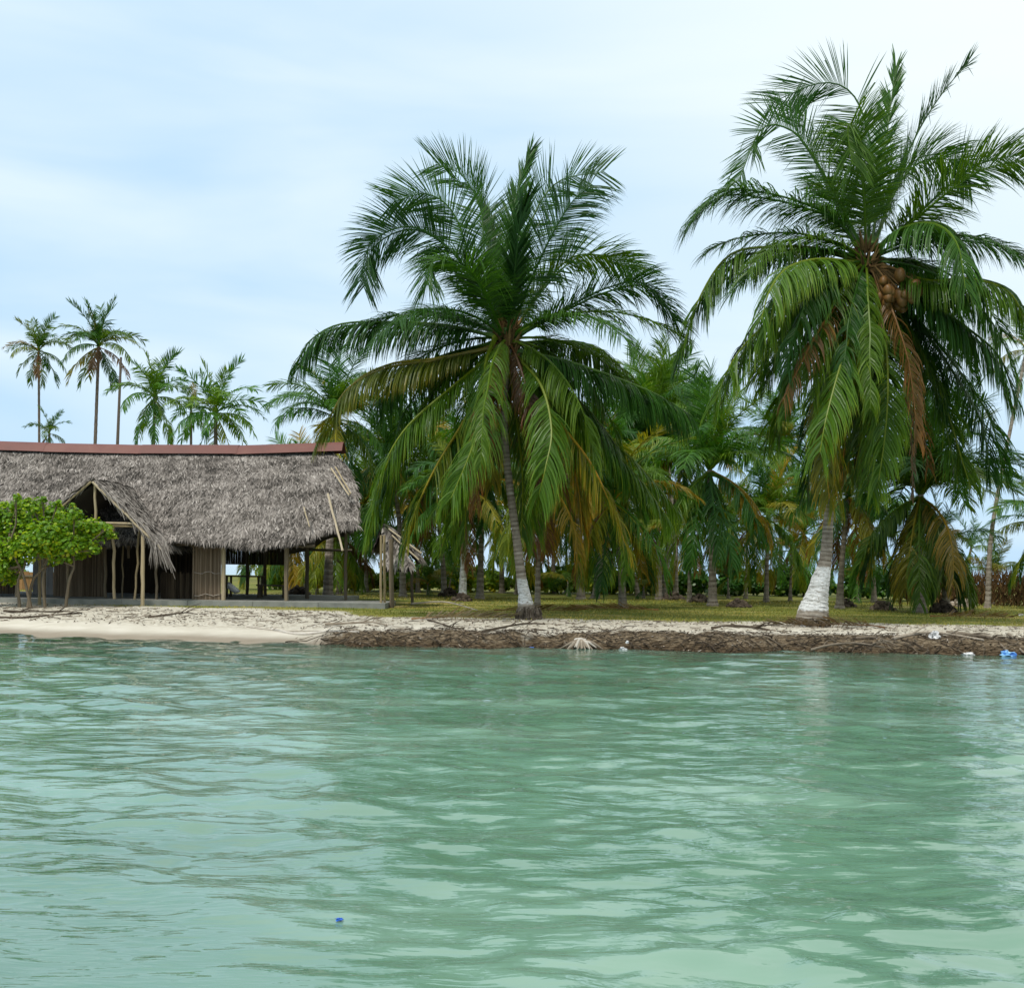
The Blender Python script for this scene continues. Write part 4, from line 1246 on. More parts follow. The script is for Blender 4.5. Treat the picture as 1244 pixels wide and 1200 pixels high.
m = MB(); pole(m, apx + Vector((-0.02, -0.1, -0.04)), le_ + Vector((0, -0.1, -0.05)), 0.03, 0.6, 0.02); m.build('rafter', M['pole'], hut)
gpost(173.5, 637, 173.5, YP, 4.6, 0.85, 0.008, zb=gnd, lab='stout pale porch post')
gpost(138, 640, 139, YP + 1.1, 3.6, 0.85, 0.03, zb=0.62)
gpost(170, 640, 163.5, YP + 1.0, 2.8, 0.6, 0.03, zb=0.62, lab='leaning porch post')
gpost(150, 660, 148.5, YP + 2.5, 2.0, 0.5, 0.03, zb=0.62)
gpost(156, 640, 155.5, YP + 2.6, 3.4, 0.35, 0.02, zb=1.9)
gpost(48, 640, 48, YP, 4.0, 0.6, 0.02, zb=gnd)

# long post with prop at the open right end, and the small shelter
sh_loc = Vector((-3.9, 36.5, 0.42))
sh = empty('thatched_shelter', sh_loc, 'small low thatched shelter just right of the long hut, half hidden by palm fronds', 'shelter')
s_ap = at(466, 640, 35.6)
def sh_r(u, v):
    a = s_ap.lerp(at(507, 682, 35.6), v)
    return (a.x, a.y + 2.4 * u, a.z + 0.2 * v * (1 - v) + 0.05)
def sh_f(u, v):
    # front hip of the shelter
    top = s_ap.lerp(at(490, 664, 35.6), u); bot = at(468, 690, 34.7).lerp(at(500, 690, 34.9), u)
    p = top.lerp(bot, v); return (p.x, p.y, p.z)
def sh_l(u, v):
    a = s_ap.lerp(at(455, 668, 35.6), v)
    return (a.x, a.y + 2.4 * u, a.z + 0.05)
ms = MB()
thatch_surface(ms, sh_r, 6, 6, 8, 900, 7, base_t=0.4, crossjit=0.5, bl=(0.25, 0.45))
thatch_surface(ms, sh_f, 6, 6, 6, 500, 8, base_t=0.4, crossjit=0.5, bl=(0.2, 0.4))
thatch_surface(ms, sh_l, 6, 6, 8, 500, 9, base_t=0.35, crossjit=0.5, bl=(0.25, 0.45))
ms.build('thatched_roof', M['thatch'], sh)
for (a, b) in [((472, 642), (512, 672)), ((476, 650), (509, 680))]:
    m = MB(); pole(m, at(a[0], a[1], 35.4), at(b[0], b[1], 35.2), 0.03, 0.95, 0.01); m.build('roof_pole', M['pole'], sh)
gpost(475, 655, 476, 34.6, 5.5, 0.38, 0.012, parent=sh, zb=gnd)
gpost(463, 650, 463, 34.0, 3.0, 0.62, 0.012, parent=sh, zb=gnd)
gpost(467, 650, 467.5, 34.2, 3.0, 0.7, 0.012, parent=sh, zb=gnd)
gpost(500, 680, 501, 37.6, 3.6, 0.25, 0.012, parent=sh, zb=gnd)

# things on the hut floor
tb = empty('wooden_table', at(297, 722, 38.5) * 1.0, 'dark rough wooden table under the open end of the hut', 'table')
tb.location.z = 0.62
p = tb.location
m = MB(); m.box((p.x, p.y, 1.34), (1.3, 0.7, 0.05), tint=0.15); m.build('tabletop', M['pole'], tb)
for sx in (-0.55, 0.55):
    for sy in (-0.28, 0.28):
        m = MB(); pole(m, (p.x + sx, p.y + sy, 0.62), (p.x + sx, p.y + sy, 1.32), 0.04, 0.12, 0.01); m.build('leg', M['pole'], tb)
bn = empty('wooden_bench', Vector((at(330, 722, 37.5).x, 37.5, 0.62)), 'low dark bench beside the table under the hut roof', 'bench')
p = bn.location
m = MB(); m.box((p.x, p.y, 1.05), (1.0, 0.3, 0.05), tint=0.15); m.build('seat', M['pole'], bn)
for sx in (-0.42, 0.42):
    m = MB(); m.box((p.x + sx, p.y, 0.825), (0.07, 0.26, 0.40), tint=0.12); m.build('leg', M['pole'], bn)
bs = MB()
pc = at(281, 712, 36.0); pc.z = 0.9
tl = Matrix.Rotation(math.radians(38), 3, 'Y') @ Matrix.Rotation(math.radians(-14), 3, 'X')
prof = [(0.0, 0.0), (0.16, 0.0), (0.24, 0.08), (0.28, 0.16), (0.30, 0.16), (0.255, 0.06), (0.17, -0.02), (0.0, -0.02)]
K = 20
vs = []; fs = []
for i, (r, h) in enumerate(prof):
    for k in range(K):
        a = 2 * math.pi * k / K
        vs.append(pc + tl @ Vector((r * math.cos(a) * 0.85, r * math.sin(a) * 0.85, h)))
for i in range(len(prof) - 1):
    for k in range(K):
        fs.append((i * K + k, i * K + (k + 1) % K, (i + 1) * K + (k + 1) % K, (i + 1) * K + k))
bs.poly(vs, fs, 0.9)
o = bs.build('basin', M['white'], None, True, off=pc); o.location = pc
tag(o, 'white plastic basin leaning on edge beside the yellow post', 'basin')

# ------------------------------------------------------------------ leafy bush and shrubs
def leaf_disc(mb, p, nrm, r, tint, k=6):
    nrm = nrm.normalized()
    a = nrm.orthogonal().normalized(); b = nrm.cross(a)
    vs = [p + (a * math.cos(2 * math.pi * i / k) + b * math.sin(2 * math.pi * i / k) * 0.8) * r for i in range(k)]
    mb.poly(vs, [tuple(range(k))], tint)

def leaf_bush(root, clumps, n, r, seed, trunkpts, yellow=0.15, low_brown=True):
    rg = random.Random(seed)
    mb = MB(); st = MB()
    tot = sum(c[3] ** 2 for c in clumps)
    for (x, y, z, R) in clumps:
        c = Vector((x, y, z))
        cnt = int(n * R * R / tot)
        for _ in range(cnt):
            d = Vector((rg.gauss(0, 1), rg.gauss(0, 1), rg.gauss(0, 1))).normalized()
            rr = R * (rg.random() ** 0.42) * (1 + 0.25 * rg.gauss(0, 1) * 0.5)
            p = c + Vector((d.x * rr, d.y * rr, d.z * rr * 0.75))
            nr = d * 0.6 + Vector((rg.gauss(0, 0.5), rg.gauss(0, 0.5), 0.7 + rg.gauss(0, 0.4)))
            t = rg.uniform(0.15, 0.6)
            if rg.random() < yellow: t = rg.uniform(0.7, 0.9)
            if low_brown and d.z < -0.3 and rg.random() < 0.3: t = rg.uniform(0.8, 1.0)
            leaf_disc(mb, p, nr, r * rg.uniform(0.55, 1.4), t)
        # twigs to each clump
        for tp in trunkpts:
            pass
        b = min((Vector(t) for t in trunkpts), key=lambda q: (q - c).length)
        midp = b.lerp(c, 0.5) + Vector((rg.uniform(-0.12, 0.12), rg.uniform(-0.1, 0.1), -0.05))
        st.tube([b, midp, c], [0.035, 0.025, 0.012], n=5, tint=0.35)
        for _ in range(4):
            e = c + Vector((rg.uniform(-1, 1), rg.uniform(-1, 1), rg.uniform(-0.7, 0.8))) * R * 0.8
            st.tube([midp.lerp(c, 0.5), e], [0.014, 0.005], n=4, tint=0.3)
    o = mb.build('foliage', M['leaf'], root)
    return o, st

bush_loc = Vector((-13.6, 31.8, gz(-13.6, 31.8)))
bush = empty('sea_grape_bush', bush_loc, 'bright green round-leaved bush with thin crooked stems in front of the hut', 'bush')
clumps = []
rg = random.Random(5)
for (px, py, R) in [(-20, 640, 0.6), (8, 628, 0.5), (18, 640, 0.6), (42, 632, 0.55), (60, 622, 0.38), (20, 615, 0.22), (55, 650, 0.6), (78, 640, 0.5), (95, 648, 0.42), (112, 640, 0.36), (127, 648, 0.25), (80, 662, 0.45), (105, 660, 0.35), (30, 665, 0.5), (2, 665, 0.5), (-10, 682, 0.4), (90, 625, 0.25), (115, 668, 0.16), (60, 668, 0.32), (100, 672, 0.22), (22, 682, 0.3), (40, 615, 0.3), (-30, 620, 0.5), (20, 604, 0.12), (22, 610, 0.14), (52, 607, 0.12), (70, 611, 0.12), (88, 614, 0.1), (34, 607, 0.1), (131, 641, 0.13), (138, 650, 0.12), (5, 613, 0.13), (-2, 690, 0.35), (12, 700, 0.3), (-20, 700, 0.4), (85, 680, 0.15), (70, 680, 0.14), (62, 684, 0.12)]:
    q = at(px, py, 31.8 + rg.uniform(-0.6, 0.7))
    clumps.append((q.x, q.y, q.z, R))
tp = []
st_all = MB()
for (bx, mx_, tx, ty) in [(24, 22, 30, 668), (34, 40, 60, 665), (38, 30, 10, 665), (55, 52, 52, 690), (80, 84, 88, 668)]:
    a = at(bx, 728, 31.8); a.z = gz(a.x, 31.8) - 0.02
    m1 = at(mx_, 705, 31.8 + rg.uniform(-0.2, 0.2)); m2 = at((mx_ + tx) / 2 + 4, 688, 31.8); e = at(tx, ty, 31.8 + rg.uniform(-0.3, 0.3))
    st_all.tube(catmull([a, m1, m2, e], 10), [0.05 - 0.003 * i for i in range(10)], n=7, tint=0.35, jitter=0.08)
    tp += [m2, e]
tp = [tuple(q) for q in tp]
clumps = [(x, y, z, R * 1.12) for x, y, z, R in clumps]
fo, st = leaf_bush(bush, clumps, 14000, 0.05, 9, tp, yellow=0.22)
fo.color = (0.15, 0.30, 0.02, 1)
n0 = len(st_all.v)
st_all.poly(st.v, st.f, list(st.t))
st_all.build('stems', M['pole'], bush)

# shrubs in the shade beyond the grove: two shapes, copied
def shrub_proto(seed, h):
    rg = random.Random(seed)
    root = empty('shrub', (0, 0, 0), 'x', 'shrub')
    cl = []
    for _ in range(11):
        a = rg.uniform(0, 6.28); d = rg.uniform(0, 1.0)
        R = rg.uniform(0.28, 0.5)
        cl.append((math.cos(a) * d, math.sin(a) * d * 0.6, rg.uniform(0.25, h - R * 0.6), R))
    fo, st = leaf_bush(root, cl, 1500, 0.085, seed, [(0, 0, 0), (0.1, 0, 0.3), (-0.2, 0, 0.3)], yellow=0.06)
    so = st.build('stems', M['pole'], root)
    return root, fo
protos = [shrub_proto(61, 1.15), shrub_proto(62, 1.5), shrub_proto(63, 0.95)]
def copy_tree(root, loc, rz, sc, label, group, colr):
    r = root.copy(); COL.objects.link(r)
    r.location = loc; r.rotation_euler = (0, 0, rz); r.scale = sc
    r['label'] = label; r['group'] = group
    for ch in root.children:
        c = ch.copy(); COL.objects.link(c); c.parent = r
        if c.name.startswith('foliage'): c.color = (*colr, 1)
    return r
SH = []
rs = random.Random(77)
cols = [(0.16, 0.28, 0.025), (0.06, 0.17, 0.025), (0.22, 0.33, 0.03), (0.045, 0.13, 0.025)]
spots = [(448, 58, 2), (470, 60, 0), (497, 57, 2), (520, 61, 0), (548, 58, 2), (575, 62, 0), (600, 60, 2), (628, 59, 0), (655, 62, 2), (680, 60, 0), (712, 61, 1), (740, 60, 0), (765, 62, 2), (790, 59, 3), (822, 60, 1), (850, 62, 3), (878, 60, 1), (897, 60, 3), (918, 61, 1), (940, 60, 3), (962, 62, 1), (985, 60, 1), (1030, 56, 1), (1050, 58, 3), (1075, 56, 1), (1100, 54, 3), (1130, 55, 3), (1160, 54, 3), (330, 60, 2), (352, 58, 0), (385, 60, 2), (415, 58, 0), (8, 56, 0), (-20, 58, 2)]
REFS = [('behind the small thatched shelter', 440, 520), ('left of the middle palm', 520, 636), ('right of the middle palm trunk', 636, 730), ('behind the lone brown-trunked palm', 730, 780), ('behind the V-shaped palm pair', 780, 845), ('behind the dark-skirted palm', 845, 890), ('left of the tallest palm trunk', 890, 1000), ('right of the tallest palm trunk', 1000, 1085), ('behind the squat bushy palm', 1085, 1180), ('seen through the open end of the hut', 300, 440), ('beyond the far left yard', -60, 60)]
cnt = {}
for i, (px, Y, ci) in enumerate(spots):
    ref = next(r[0] for r in REFS if r[1] <= px < r[2])
    cnt[ref] = cnt.get(ref, 0) + 1
    seen = cnt[ref]
    ordn = ['leftmost', 'second', 'third', 'fourth', 'fifth', 'sixth'][seen - 1]
    tone = ['yellow-green', 'dark green', 'light green', 'deep green'][ci]
    q = at(px, 720, Y)
    lab = '%s shrub, %s of those %s' % (tone, ordn, ref)
    copy_tree(protos[i % 3][0], (q.x, Y, gz(q.x, Y)), rs.uniform(-0.6, 0.6), (rs.uniform(1.1, 1.6), 1, rs.uniform(1.05, 1.55)), lab, 'shrubs behind the palms', cols[ci])
for r, f in protos:
    for ch in list(r.children): bpy.data.objects.remove(ch)
    bpy.data.objects.remove(r)

# young palms growing low in the undergrowth
for (lab, px, Y, cr, kw) in [
    ('knee-high young palm with bright fronds seen through the open end of the hut', 385, 50, (385, 712), dict(fl=1.5, n=11, w=0.08, seed=71, yellow=0.3)),
    ('low young palm just right of the small thatched shelter', 520, 52, (520, 708), dict(fl=1.6, n=11, w=0.08, seed=72, yellow=0.2)),
    ('low young palm behind the painted grey trunk', 545, 54, (548, 700), dict(fl=1.8, n=12, w=0.08, seed=73, yellow=0.3)),
    ('low young palm between the two big palms', 690, 54, (690, 705), dict(fl=1.6, n=11, w=0.08, seed=74, yellow=0.2)),
    ('reddish-yellow young palm behind the lone brown-trunked palm', 782, 52, (782, 712), dict(fl=1.3, n=11, w=0.08, seed=75, yellow=0.8)),
    ('yellow young palm in the shade left of the slender palm', 885, 54, (884, 700), dict(fl=1.7, n=12, w=0.09, seed=76, yellow=0.5)),
    ('upright young palm under the tall leaning palm at the right', 1206, 50, (1208, 700), dict(fl=1.9, n=12, w=0.09, seed=77, yellow=0.3)),
    ('young palm in the undergrowth right of the tallest palm trunk', 1042, 48, (1042, 700), dict(fl=1.8, n=12, w=0.09, seed=78, yellow=0.2)),
    ]:
    palm(lab, px, Y, cr, group='young palms in the undergrowth', hang=0.0, dead=0.0, top=1.6, name='young_palm', **kw)

# brown brush hedge at the right edge
hb = MB()
rh = random.Random(91)
for i in range(5200):
    x = rh.uniform(17.5, 27); y = 47.5 + rh.uniform(-0.6, 0.6)
    h = 1.25 + 0.35 * float(hash_noise(x, 0, 0.9, 41)) + 0.15 * rh.random()
    z0 = gz(x, y); z = z0 + rh.uniform(0, h - 0.3)
    d = Vector((rh.gauss(0, 0.45), rh.gauss(0, 0.25), 1)).normalized()
    l = rh.uniform(0.25, 0.6); w = rh.uniform(0.012, 0.035)
    a = Vector((x, y, z))
    hb.poly([a - Vector((w, 0, 0)), a + Vector((w, 0, 0)), a + d * l], [(0, 1, 2)], rh.uniform(0.0, 0.6))
o = hb.build('brush_hedge', M['coir'], None)
tag(o, 'dark brown hedge of dry brush behind the grass at the right edge', 'hedge')

# wooden fence beyond the yard at the left
fe = empty('wooden_fence', Vector((-24.0, 52, gz(-24, 52))), 'low orange-brown board fence beyond the yard at the left edge', 'fence')
m = MB()
x = -27.5
while x < -21.0:
    m.box((x, 52, fe.location.z + 0.42), (0.28, 0.03, 0.84 + rng.uniform(-0.04, 0.04)), tint=rng.uniform(0.3, 0.9)); x += 0.3
m.build('boards', tint_mat('fence_board', [(0, (0.16, 0.08, 0.03)), (1, (0.36, 0.2, 0.08))], 0.8), fe)
m = MB()
m.box((-24.2, 51.95, fe.location.z + 0.65), (6.6, 0.05, 0.08), tint=0.4); m.build('rail', M['pole'], fe)

# ------------------------------------------------------------------ grass, litter and driftwood
gb = MB()
rgx = random.Random(101)
cnt_ = 0
while cnt_ < 26000:
    y = 27.5 + 22 * rgx.random() ** 1.7
    x = rgx.uniform(-0.52, 0.52) * y
    if rgx.random() > float(a_grassy(np.array(x), np.array(y))) * 1.02: continue
    if -22 < x < -3.8 and 33.5 < y < 42.7: cnt_ += 1; continue
    cnt_ += 1
    z = gz(x, y)
    h = rgx.uniform(0.02, 0.055) * (1 + 0.8 * (y > 44)); w = rgx.uniform(0.008, 0.016) * y / 30
    dx, dy = rgx.gauss(0, 0.03), rgx.gauss(0, 0.03)
    gb.poly([(x - w, y, z - 0.01), (x + w, y, z - 0.01), (x + dx, y + dy, z + h)], [(0, 1, 2)], min(1, max(0, rgx.gauss(0.12 + 0.75 * float(hash_noise(x, y * 1.8, 0.35, 16)), 0.16))))
o = gb.build('grass', M['grass'], None)
tag(o, 'short olive and straw coloured grass under the palms', 'grass', kind='stuff')

lt = MB()
rl = random.Random(202)
def stick(mb, x, y, l, r, ang, tint, rise=0.0, curve=0.15, lift=0.01):
    pts = []
    k = 5
    for i in range(k):
        s = i / (k - 1) - 0.5
        a = ang + curve * s
        px_, py_ = x + math.cos(a) * l * s, y + math.sin(a) * l * s
        pts.append(Vector((px_, py_, gz(px_, py_) + r * 0.6 + lift + rise * (s + 0.5))))
    mb.tube(pts, [r * (1 - 0.5 * i / k) for i in range(k)], n=5, tint=tint, cap=True)
for i in range(2700):
    x = rl.uniform(-17.5, 14.5)
    b = float(beachness(np.array(x)))
    t = (rl.uniform(1.9, 6.2) if rl.random() < b else rl.uniform(0.05, 4.4) if rl.random() < 0.6 else rl.uniform(0.0, 1.4))
    y = float(shore(x)) + t
    if b > 0.5:
        strip = math.exp(-((t - 3.2 - 0.5 * math.sin(x * 0.6)) / 0.7) ** 2) + 0.8 * math.exp(-((t - 5.0) / 0.5) ** 2)
        if rl.random() > 0.25 + strip: continue
    l = 0.05 + 0.36 * rl.random() ** 3
    dark = -0.06 if t < 1.4 and b < 0.5 else 0.22
    stick(lt, x, y, l, rl.uniform(0.004, 0.012), rl.gauss(0, 0.5), min(1, max(0, rl.gauss(dark + 0.2, 0.2))), rise=rl.uniform(-0.01, 0.03), curve=rl.gauss(0, 0.8))
# dead leaves and husk flakes
for i in range(9000):
    x = rl.uniform(-17.5, 14.5)
    b = float(beachness(np.array(x)))
    if rl.random() < b * 0.45: continue
    t = rl.uniform(2.0, 6.0) if b > 0.5 else (rl.uniform(-0.05, 1.7) if rl.random() < 0.65 else rl.uniform(1.5, 4.6))
    y = float(shore(x)) + t
    z = gz(x, y) + 0.012
    s = rl.uniform(0.008, 0.032)
    a = rl.uniform(0, 6.28)
    u = Vector((math.cos(a), math.sin(a), rl.uniform(-0.3, 0.5))) * s * 1.8; v = Vector((-math.sin(a), math.cos(a), rl.uniform(-0.2, 0.6))) * s * 0.7
    p = Vector((x, y, z + rl.uniform(0, 0.03)))
    lt.poly([p - u, p - v, p + u, p + v], [(0, 1, 2, 3)], min(1, max(0, rl.gauss(0.3 if t < 1.7 else 0.45, 0.25))))
o = lt.build('litter', M['drift'], None)
tag(o, 'washed-up twigs, husk flakes and dead leaves along the shore', 'litter', kind='stuff')

# exposed roots along the cut bank
rt_ = MB()
for i in range(420):
    x = rl.uniform(-4.2, 14.5)
    t = rl.uniform(0.0, 0.9)
    y = float(shore(x)) + t
    z = gz(x, y)
    l = rl.uniform(0.15, 0.7)
    a = rl.gauss(0, 0.6) + (math.pi if rl.random() < 0.5 else 0)
    pts = []
    for k in range(5):
        s = k / 4
        xx = x + math.cos(a) * l * s; yy = y - 0.35 * s * rl.uniform(0.4, 1.0) + 0.05 * math.sin(k)
        pts.append(Vector((xx, yy - 0.04, max(z + 0.03 - 0.25 * s * rl.uniform(0.4, 1.1), -0.05))))
    rt_.tube(pts, [q_ * rl.uniform(0.35, 0.9) for q_ in (0.02, 0.016, 0.013, 0.01, 0.005)], n=5, tint=min(1, max(0, rl.gauss(0.2, 0.16) + (0.3 if rl.random() < 0.1 else 0))), cap=False)
o = rt_.build('roots', M['drift'], None)
tag(o, 'tangle of brown exposed roots hanging from the cut bank', 'roots', kind='stuff')

def branch(label, pts_px, r, tint, cat='driftwood', twigs=2, seed=0, lift=0.05, name='driftwood_branch'):
    rg = random.Random(seed)
    P3 = []
    for (px, py, Y) in pts_px:
        q = at(px, py, Y)
        P3.append(Vector((q.x, Y, max(q.z, gz(q.x, Y) + r * 0.6))))
    base = P3[0].copy()
    m = MB()
    C_ = catmull(P3, 12)
    m.tube(C_, [r * (1 - 0.6 * i / 12) for i in range(12)], n=7, tint=tint, jitter=0.1, rng=rg)
    for k in range(twigs):
        i = rg.randrange(3, 10)
        d = (C_[i + 1] - C_[i]).normalized()
        e = C_[i] + d * rg.uniform(0.3, 0.7) + Vector((0, rg.uniform(-0.3, 0.1), rg.uniform(0.05, 0.25)))
        m.tube([C_[i], (C_[i] + e) / 2 + Vector((0, 0, 0.04)), e], [r * 0.5, r * 0.35, r * 0.15], n=5, tint=tint)
    o = m.build(name, M['drift'], None, off=base); o.location = base
    tag(o, label, cat, 'driftwood on the shore')
DR = [
 ('long dark branch lying on the beach sand below the bush', [(5, 743, 30.5), (30, 745, 30.3), (60, 743, 30.5), (85, 744, 30.4)], 0.04, 0.15),
 ('dark tangled branch low on the beach, nearest the left edge', [(0, 750, 29.2), (25, 752, 29.0), (50, 748, 29.4), (100, 747, 29.6)], 0.035, 0.2),
 ('forked branch on the sand in front of the porch', [(180, 752, 28.4), (200, 747, 28.8), (225, 744, 29.4), (240, 746, 29.2)], 0.03, 0.2),
 ('pale curved root running down to the water where the beach ends', [(330, 767, 26.2), (365, 772, 25.4), (400, 777, 24.9), (436, 785, 24.2)], 0.035, 0.9),
 ('second pale root just above the curved one at the end of the beach', [(300, 763, 26.8), (340, 767, 26.0), (372, 768, 25.9), (395, 773, 25.3)], 0.025, 0.8),
 ('grey stick on the bank edge right of the beach', [(395, 758, 26.6), (420, 757, 26.4), (450, 760, 26.2), (470, 764, 25.8)], 0.03, 0.6),
 ('dark broken frond stalk on the bank left of the middle palm', [(520, 753, 27.0), (540, 760, 26.0), (560, 768, 25.0)], 0.03, 0.15),
 ('dark stick leaning on the bank right under the middle palm', [(585, 772, 24.6), (610, 762, 25.6), (640, 757, 26.6), (662, 758, 26.4)], 0.035, 0.2),
 ('red-brown palm stalk lying on the sand left of the tallest palm', [(865, 766, 25.9), (890, 763, 26.2), (915, 762, 26.4), (935, 765, 26.0)], 0.045, 0.22),
 ('long pale branch on the bank at the right', [(1085, 777, 24.4), (1105, 771, 24.8), (1135, 768, 25.0), (1165, 773, 24.6), (1195, 783, 24.0)], 0.045, 0.72),
 ('thick brown root curving down the bank near the right edge', [(1150, 768, 25.2), (1180, 772, 24.8), (1205, 780, 24.2), (1225, 792, 23.6)], 0.05, 0.5),
 ('pale root at the right edge of the bank', [(1225, 770, 25.0), (1232, 780, 24.3), (1240, 790, 23.8), (1250, 794, 23.6)], 0.04, 0.65),
 ('thin pale stick slanting on the bank right of the tallest palm', [(985, 789, 23.9), (1010, 783, 24.0), (1040, 781, 24.1), (1075, 786, 23.9)], 0.03, 0.5),
 ('long straight pale stick on the grass left of the middle palm', [(500, 733, 35.5), (540, 731, 36.0), (580, 741, 33.0)], 0.03, 0.8),
 ('crooked root end sticking out between the tallest palm and the long pale branch', [(1040, 776, 24.5), (1065, 778, 24.3), (1090, 784, 24.0)], 0.035, 0.45),
]
for i, d in enumerate(DR): branch(d[0], d[1], d[2], d[3], seed=300 + i)

# the bleached fan of roots at the water's edge
c = at(705, 779, 24.0); c.z = 0.15
m = MB()
rg = random.Random(12)
for i in range(20):
    a = math.radians(-75 + 150 * i / 19 + rg.uniform(-14, 14))
    l = rg.uniform(0.2, 0.62) * (1.0 if abs(a) > 0.7 else 0.6)
    e = c + Vector((math.sin(a) * l, -0.2 - 0.1 * math.cos(a), -0.10 - 0.06 * rg.random()))
    p0 = c + Vector((math.sin(a) * 0.06, -0.05, 0.03))
    mid_ = p0.lerp(e, 0.5) + Vector((0, -0.03, rg.uniform(-0.01, 0.05)))
    m.tube([p0, mid_, e], [0.04, 0.03, 0.01], n=6, tint=rg.uniform(0.5, 0.9))
m.tube([c + Vector((-0.1, 0.1, 0.02)), c + Vector((0, 0, 0.03)), c + Vector((0.12, 0.05, 0.02))], [0.05, 0.06, 0.04], n=8, tint=0.95)
o = m.build('driftwood_root', M['drift'], None, off=c); o.location = c
tag(o, 'bleached white fan-shaped root stump lying at the water edge right of the middle palm', 'driftwood')

def crumpled(label, px, py, Y, size, mat, name, cat, tint=0.6, seed=0, lift=0.0):
    rg = random.Random(seed)
    c = at(px, py, Y)
    c.z = max(gz(c.x, Y), -0.01) + size[2] * 0.3 + lift
    m = MB()
    R, C_ = 8, 14
    vs = []; tn = []
    for i in range(R + 1):
        a = math.pi * i / R
        for k in range(C_):
            f = 2 * math.pi * k / C_
            j = 0.75 + rg.uniform(-0.45, 0.35)
            vs.append(c + Vector((math.sin(a) * math.cos(f) * size[0] * j, math.sin(a) * math.sin(f) * size[1] * j, math.cos(a) * size[2] * j)))
            tn.append(tint + rg.uniform(-0.35, 0.35))
    fs = [(i * C_ + k, (i + 1) * C_ + k, (i + 1) * C_ + (k + 1) % C_, i * C_ + (k + 1) % C_) for i in range(R) for k in range(C_)]
    m.poly(vs, fs, tn)
    o = m.build(name, mat, None, off=c); o.location = c
    tag(o, label, cat)
    return o
crumpled('flat blue plastic scrap at the waterline below the middle palm', 646, 783, 24.1, (0.11, 0.06, 0.02), M['blue'], 'plastic_scrap', 'plastic scrap', 0.3, 1)
crumpled('crumpled light blue and white plastic bag at the waterline near the right edge', 1224, 795, 23.6, (0.2, 0.14, 0.1), M['blue'], 'plastic_bag', 'plastic bag', 0.75, 2)
crumpled('small white foam ball on the bank between the two big palms', 762, 779, 24.1, (0.045, 0.045, 0.045), M['white'], 'foam_ball', 'foam ball', 0.8, 3)
crumpled('whitish plastic scrap caught among the roots on the right bank', 1135, 774, 24.6, (0.14, 0.1, 0.13), M['white'], 'plastic_wrapper', 'wrapper', 0.3, 4)
crumpled('white rag at the foot of the right bank, left of the blue bag', 1177, 791, 23.8, (0.16, 0.08, 0.05), M['white'], 'white_rag', 'rag', 0.6, 5)
crumpled('pale broken shell cluster at the waterline right of the fan-shaped root', 756, 788, 23.8, (0.12, 0.08, 0.06), M['white'], 'shell_cluster', 'shells', 0.2, 6)
crumpled('tiny blue scrap floating in the near water', 412, 1122, 5.27, (0.025, 0.018, 0.008), M['blue'], 'floating_scrap', 'plastic scrap', 0.2, 7, 0.02)
crumpled('small white litter piece on the grass at the right edge', 1240, 741, 36, (0.1, 0.08, 0.06), M['white'], 'paper_scrap', 'paper scrap', 0.7, 8)
crumpled('white scrap beside the foot of the tallest palm', 975, 757, 27.0, (0.09, 0.06, 0.05), M['white'], 'foam_scrap', 'foam scrap', 0.6, 9)

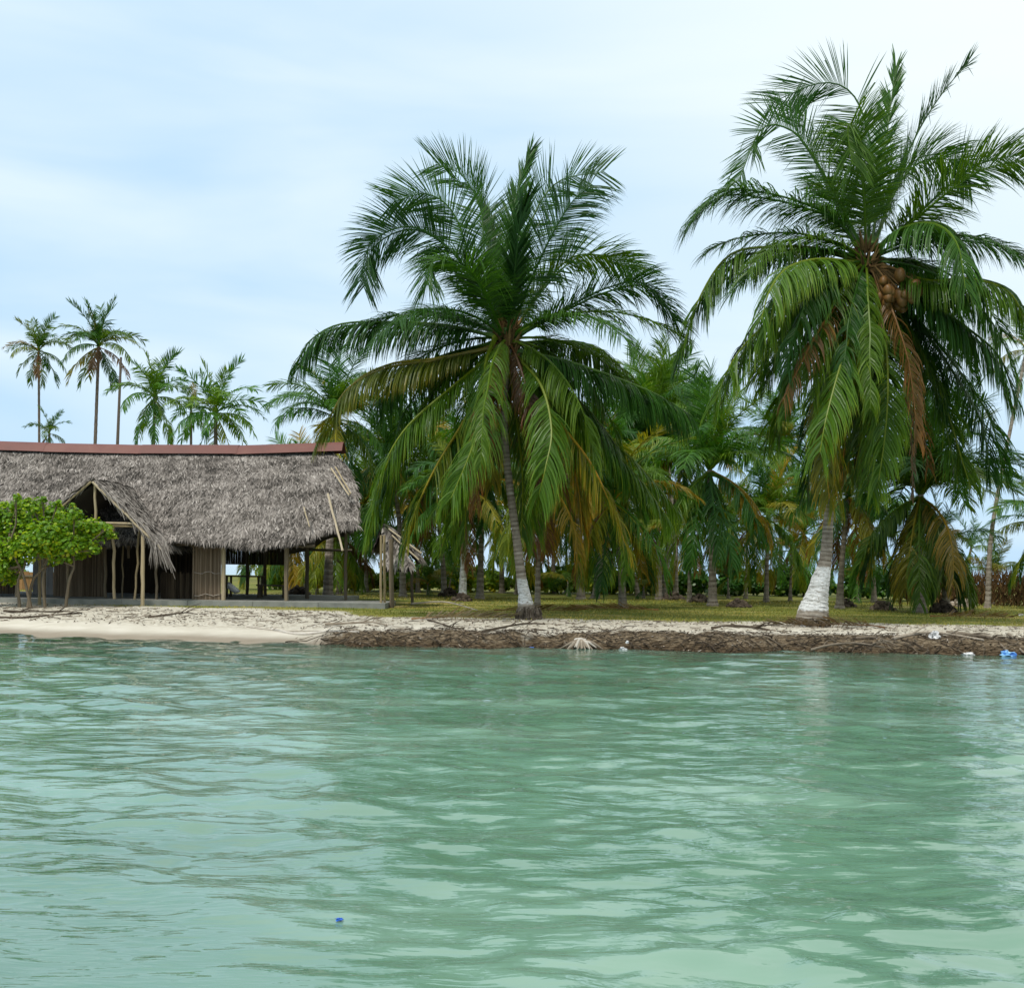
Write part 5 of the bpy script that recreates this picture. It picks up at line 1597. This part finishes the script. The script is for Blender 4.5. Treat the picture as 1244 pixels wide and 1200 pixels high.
# fallen dry fronds on the grass and sand
for i, (lab, px, Y, az, col_) in enumerate([
  ('dry brown fallen frond on the grass left of the middle palm', 600, 33, 10, (0.13, 0.08, 0.03)),
  ('dry fallen frond on the grass between the two big palms', 800, 35, 170, (0.2, 0.14, 0.07)),
  ('grey dry fallen frond lying on the sand bank left of the middle palm', 500, 27.3, 20, (0.2, 0.16, 0.11)),
  ('dry fallen frond on the grass at the right, before the squat bushy palm', 1130, 33, 5, (0.17, 0.11, 0.05)),
  ('dark fallen frond on the sand right of the tallest palm', 1075, 26.8, 175, (0.1, 0.07, 0.04))]):
    q = at(px, 745, Y); a = math.radians(az)
    pp = []
    for k in range(8):
        xx = q.x + math.cos(a) * 2.6 * k / 7; yy = Y + math.sin(a) * 2.6 * k / 7
        pp.append(Vector((xx, yy, gz(xx, yy) + 0.09 - 0.03 * abs(k - 3) / 3)))
    mbf = MB()
    frond_into(mbf, pp, rach=mbf, n=70, leaf=0.6, width=0.03, stem=0.014, vup=0.45, droop=0.16, seg=3, seed=900 + i, dead=0.7, brown=0.1, alo=14)
    o = mbf.build('fallen_frond', M['frond'], None, off=pp[0]); o.location = pp[0]
    o.color = (*col_, 1)
    tag(o, lab, 'fallen frond', 'fallen dry fronds')

# heaps of coconut husks round the palms
def husk_heap(label, px, Y, R, h, tint, seed):
    rg = random.Random(seed)
    q = at(px, 720, Y); z = gz(q.x, Y)
    m = MB()
    for i in range(70):
        a = rg.uniform(0, 6.28); d = R * rg.random() ** 0.6
        zz = z + (h * (1 - (d / R) ** 1.5)) * rg.uniform(0.3, 1.0)
        s = rg.uniform(0.09, 0.15)
        c = Vector((q.x + math.cos(a) * d, Y + math.sin(a) * d * 0.7, zz))
        ax = Vector((rg.gauss(0, 1), rg.gauss(0, 1), rg.gauss(0, 0.5))).normalized()
        m.tube([c - ax * s, c - ax * s * 0.6, c, c + ax * s * 0.6, c + ax * s], [0.01, s * 0.6, s * 0.75, s * 0.6, 0.01], n=7, tint=tint + rg.uniform(-0.15, 0.2), jitter=0.12, rng=rg)
    o = m.build('husk_heap', M['drift'], None, off=(q.x, Y, z)); o.location = (q.x, Y, z)
    tag(o, label, 'husk heap', 'heaps of coconut husks')
for i, a in enumerate([
  ('dark husk heap on the grass left of the tallest palm', 897, 41, 0.42, 0.3, 0.12),
  ('grey husk heap right of the tallest palm, left of the squat bushy palm', 1072, 40, 0.42, 0.4, 0.25),
  ('dark husk heap left of the painted grey trunk', 545, 50, 0.45, 0.4, 0.1),
  ('husk heap piled at the foot of the painted grey trunk', 561, 43.2, 0.36, 0.3, 0.08),
  ('dark husk heap under the right side of the squat bushy palm', 1145, 37.6, 0.45, 0.45, 0.14),
  ('pale grey husk heap on the grass at the right, near the brown hedge', 1168, 45, 0.5, 0.35, 0.6),
  ('husk heap beside the V-shaped palm pair', 818, 50, 0.5, 0.4, 0.15),
  ('husk heap between the trunk of the dark-skirted palm and the small yellowing palm', 850, 46, 0.45, 0.35, 0.12),
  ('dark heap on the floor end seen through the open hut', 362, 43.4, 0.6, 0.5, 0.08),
  ('small husk heap behind the trunk of the tallest palm', 1028, 43, 0.35, 0.3, 0.12)]):
    husk_heap(*a, seed=500 + i)
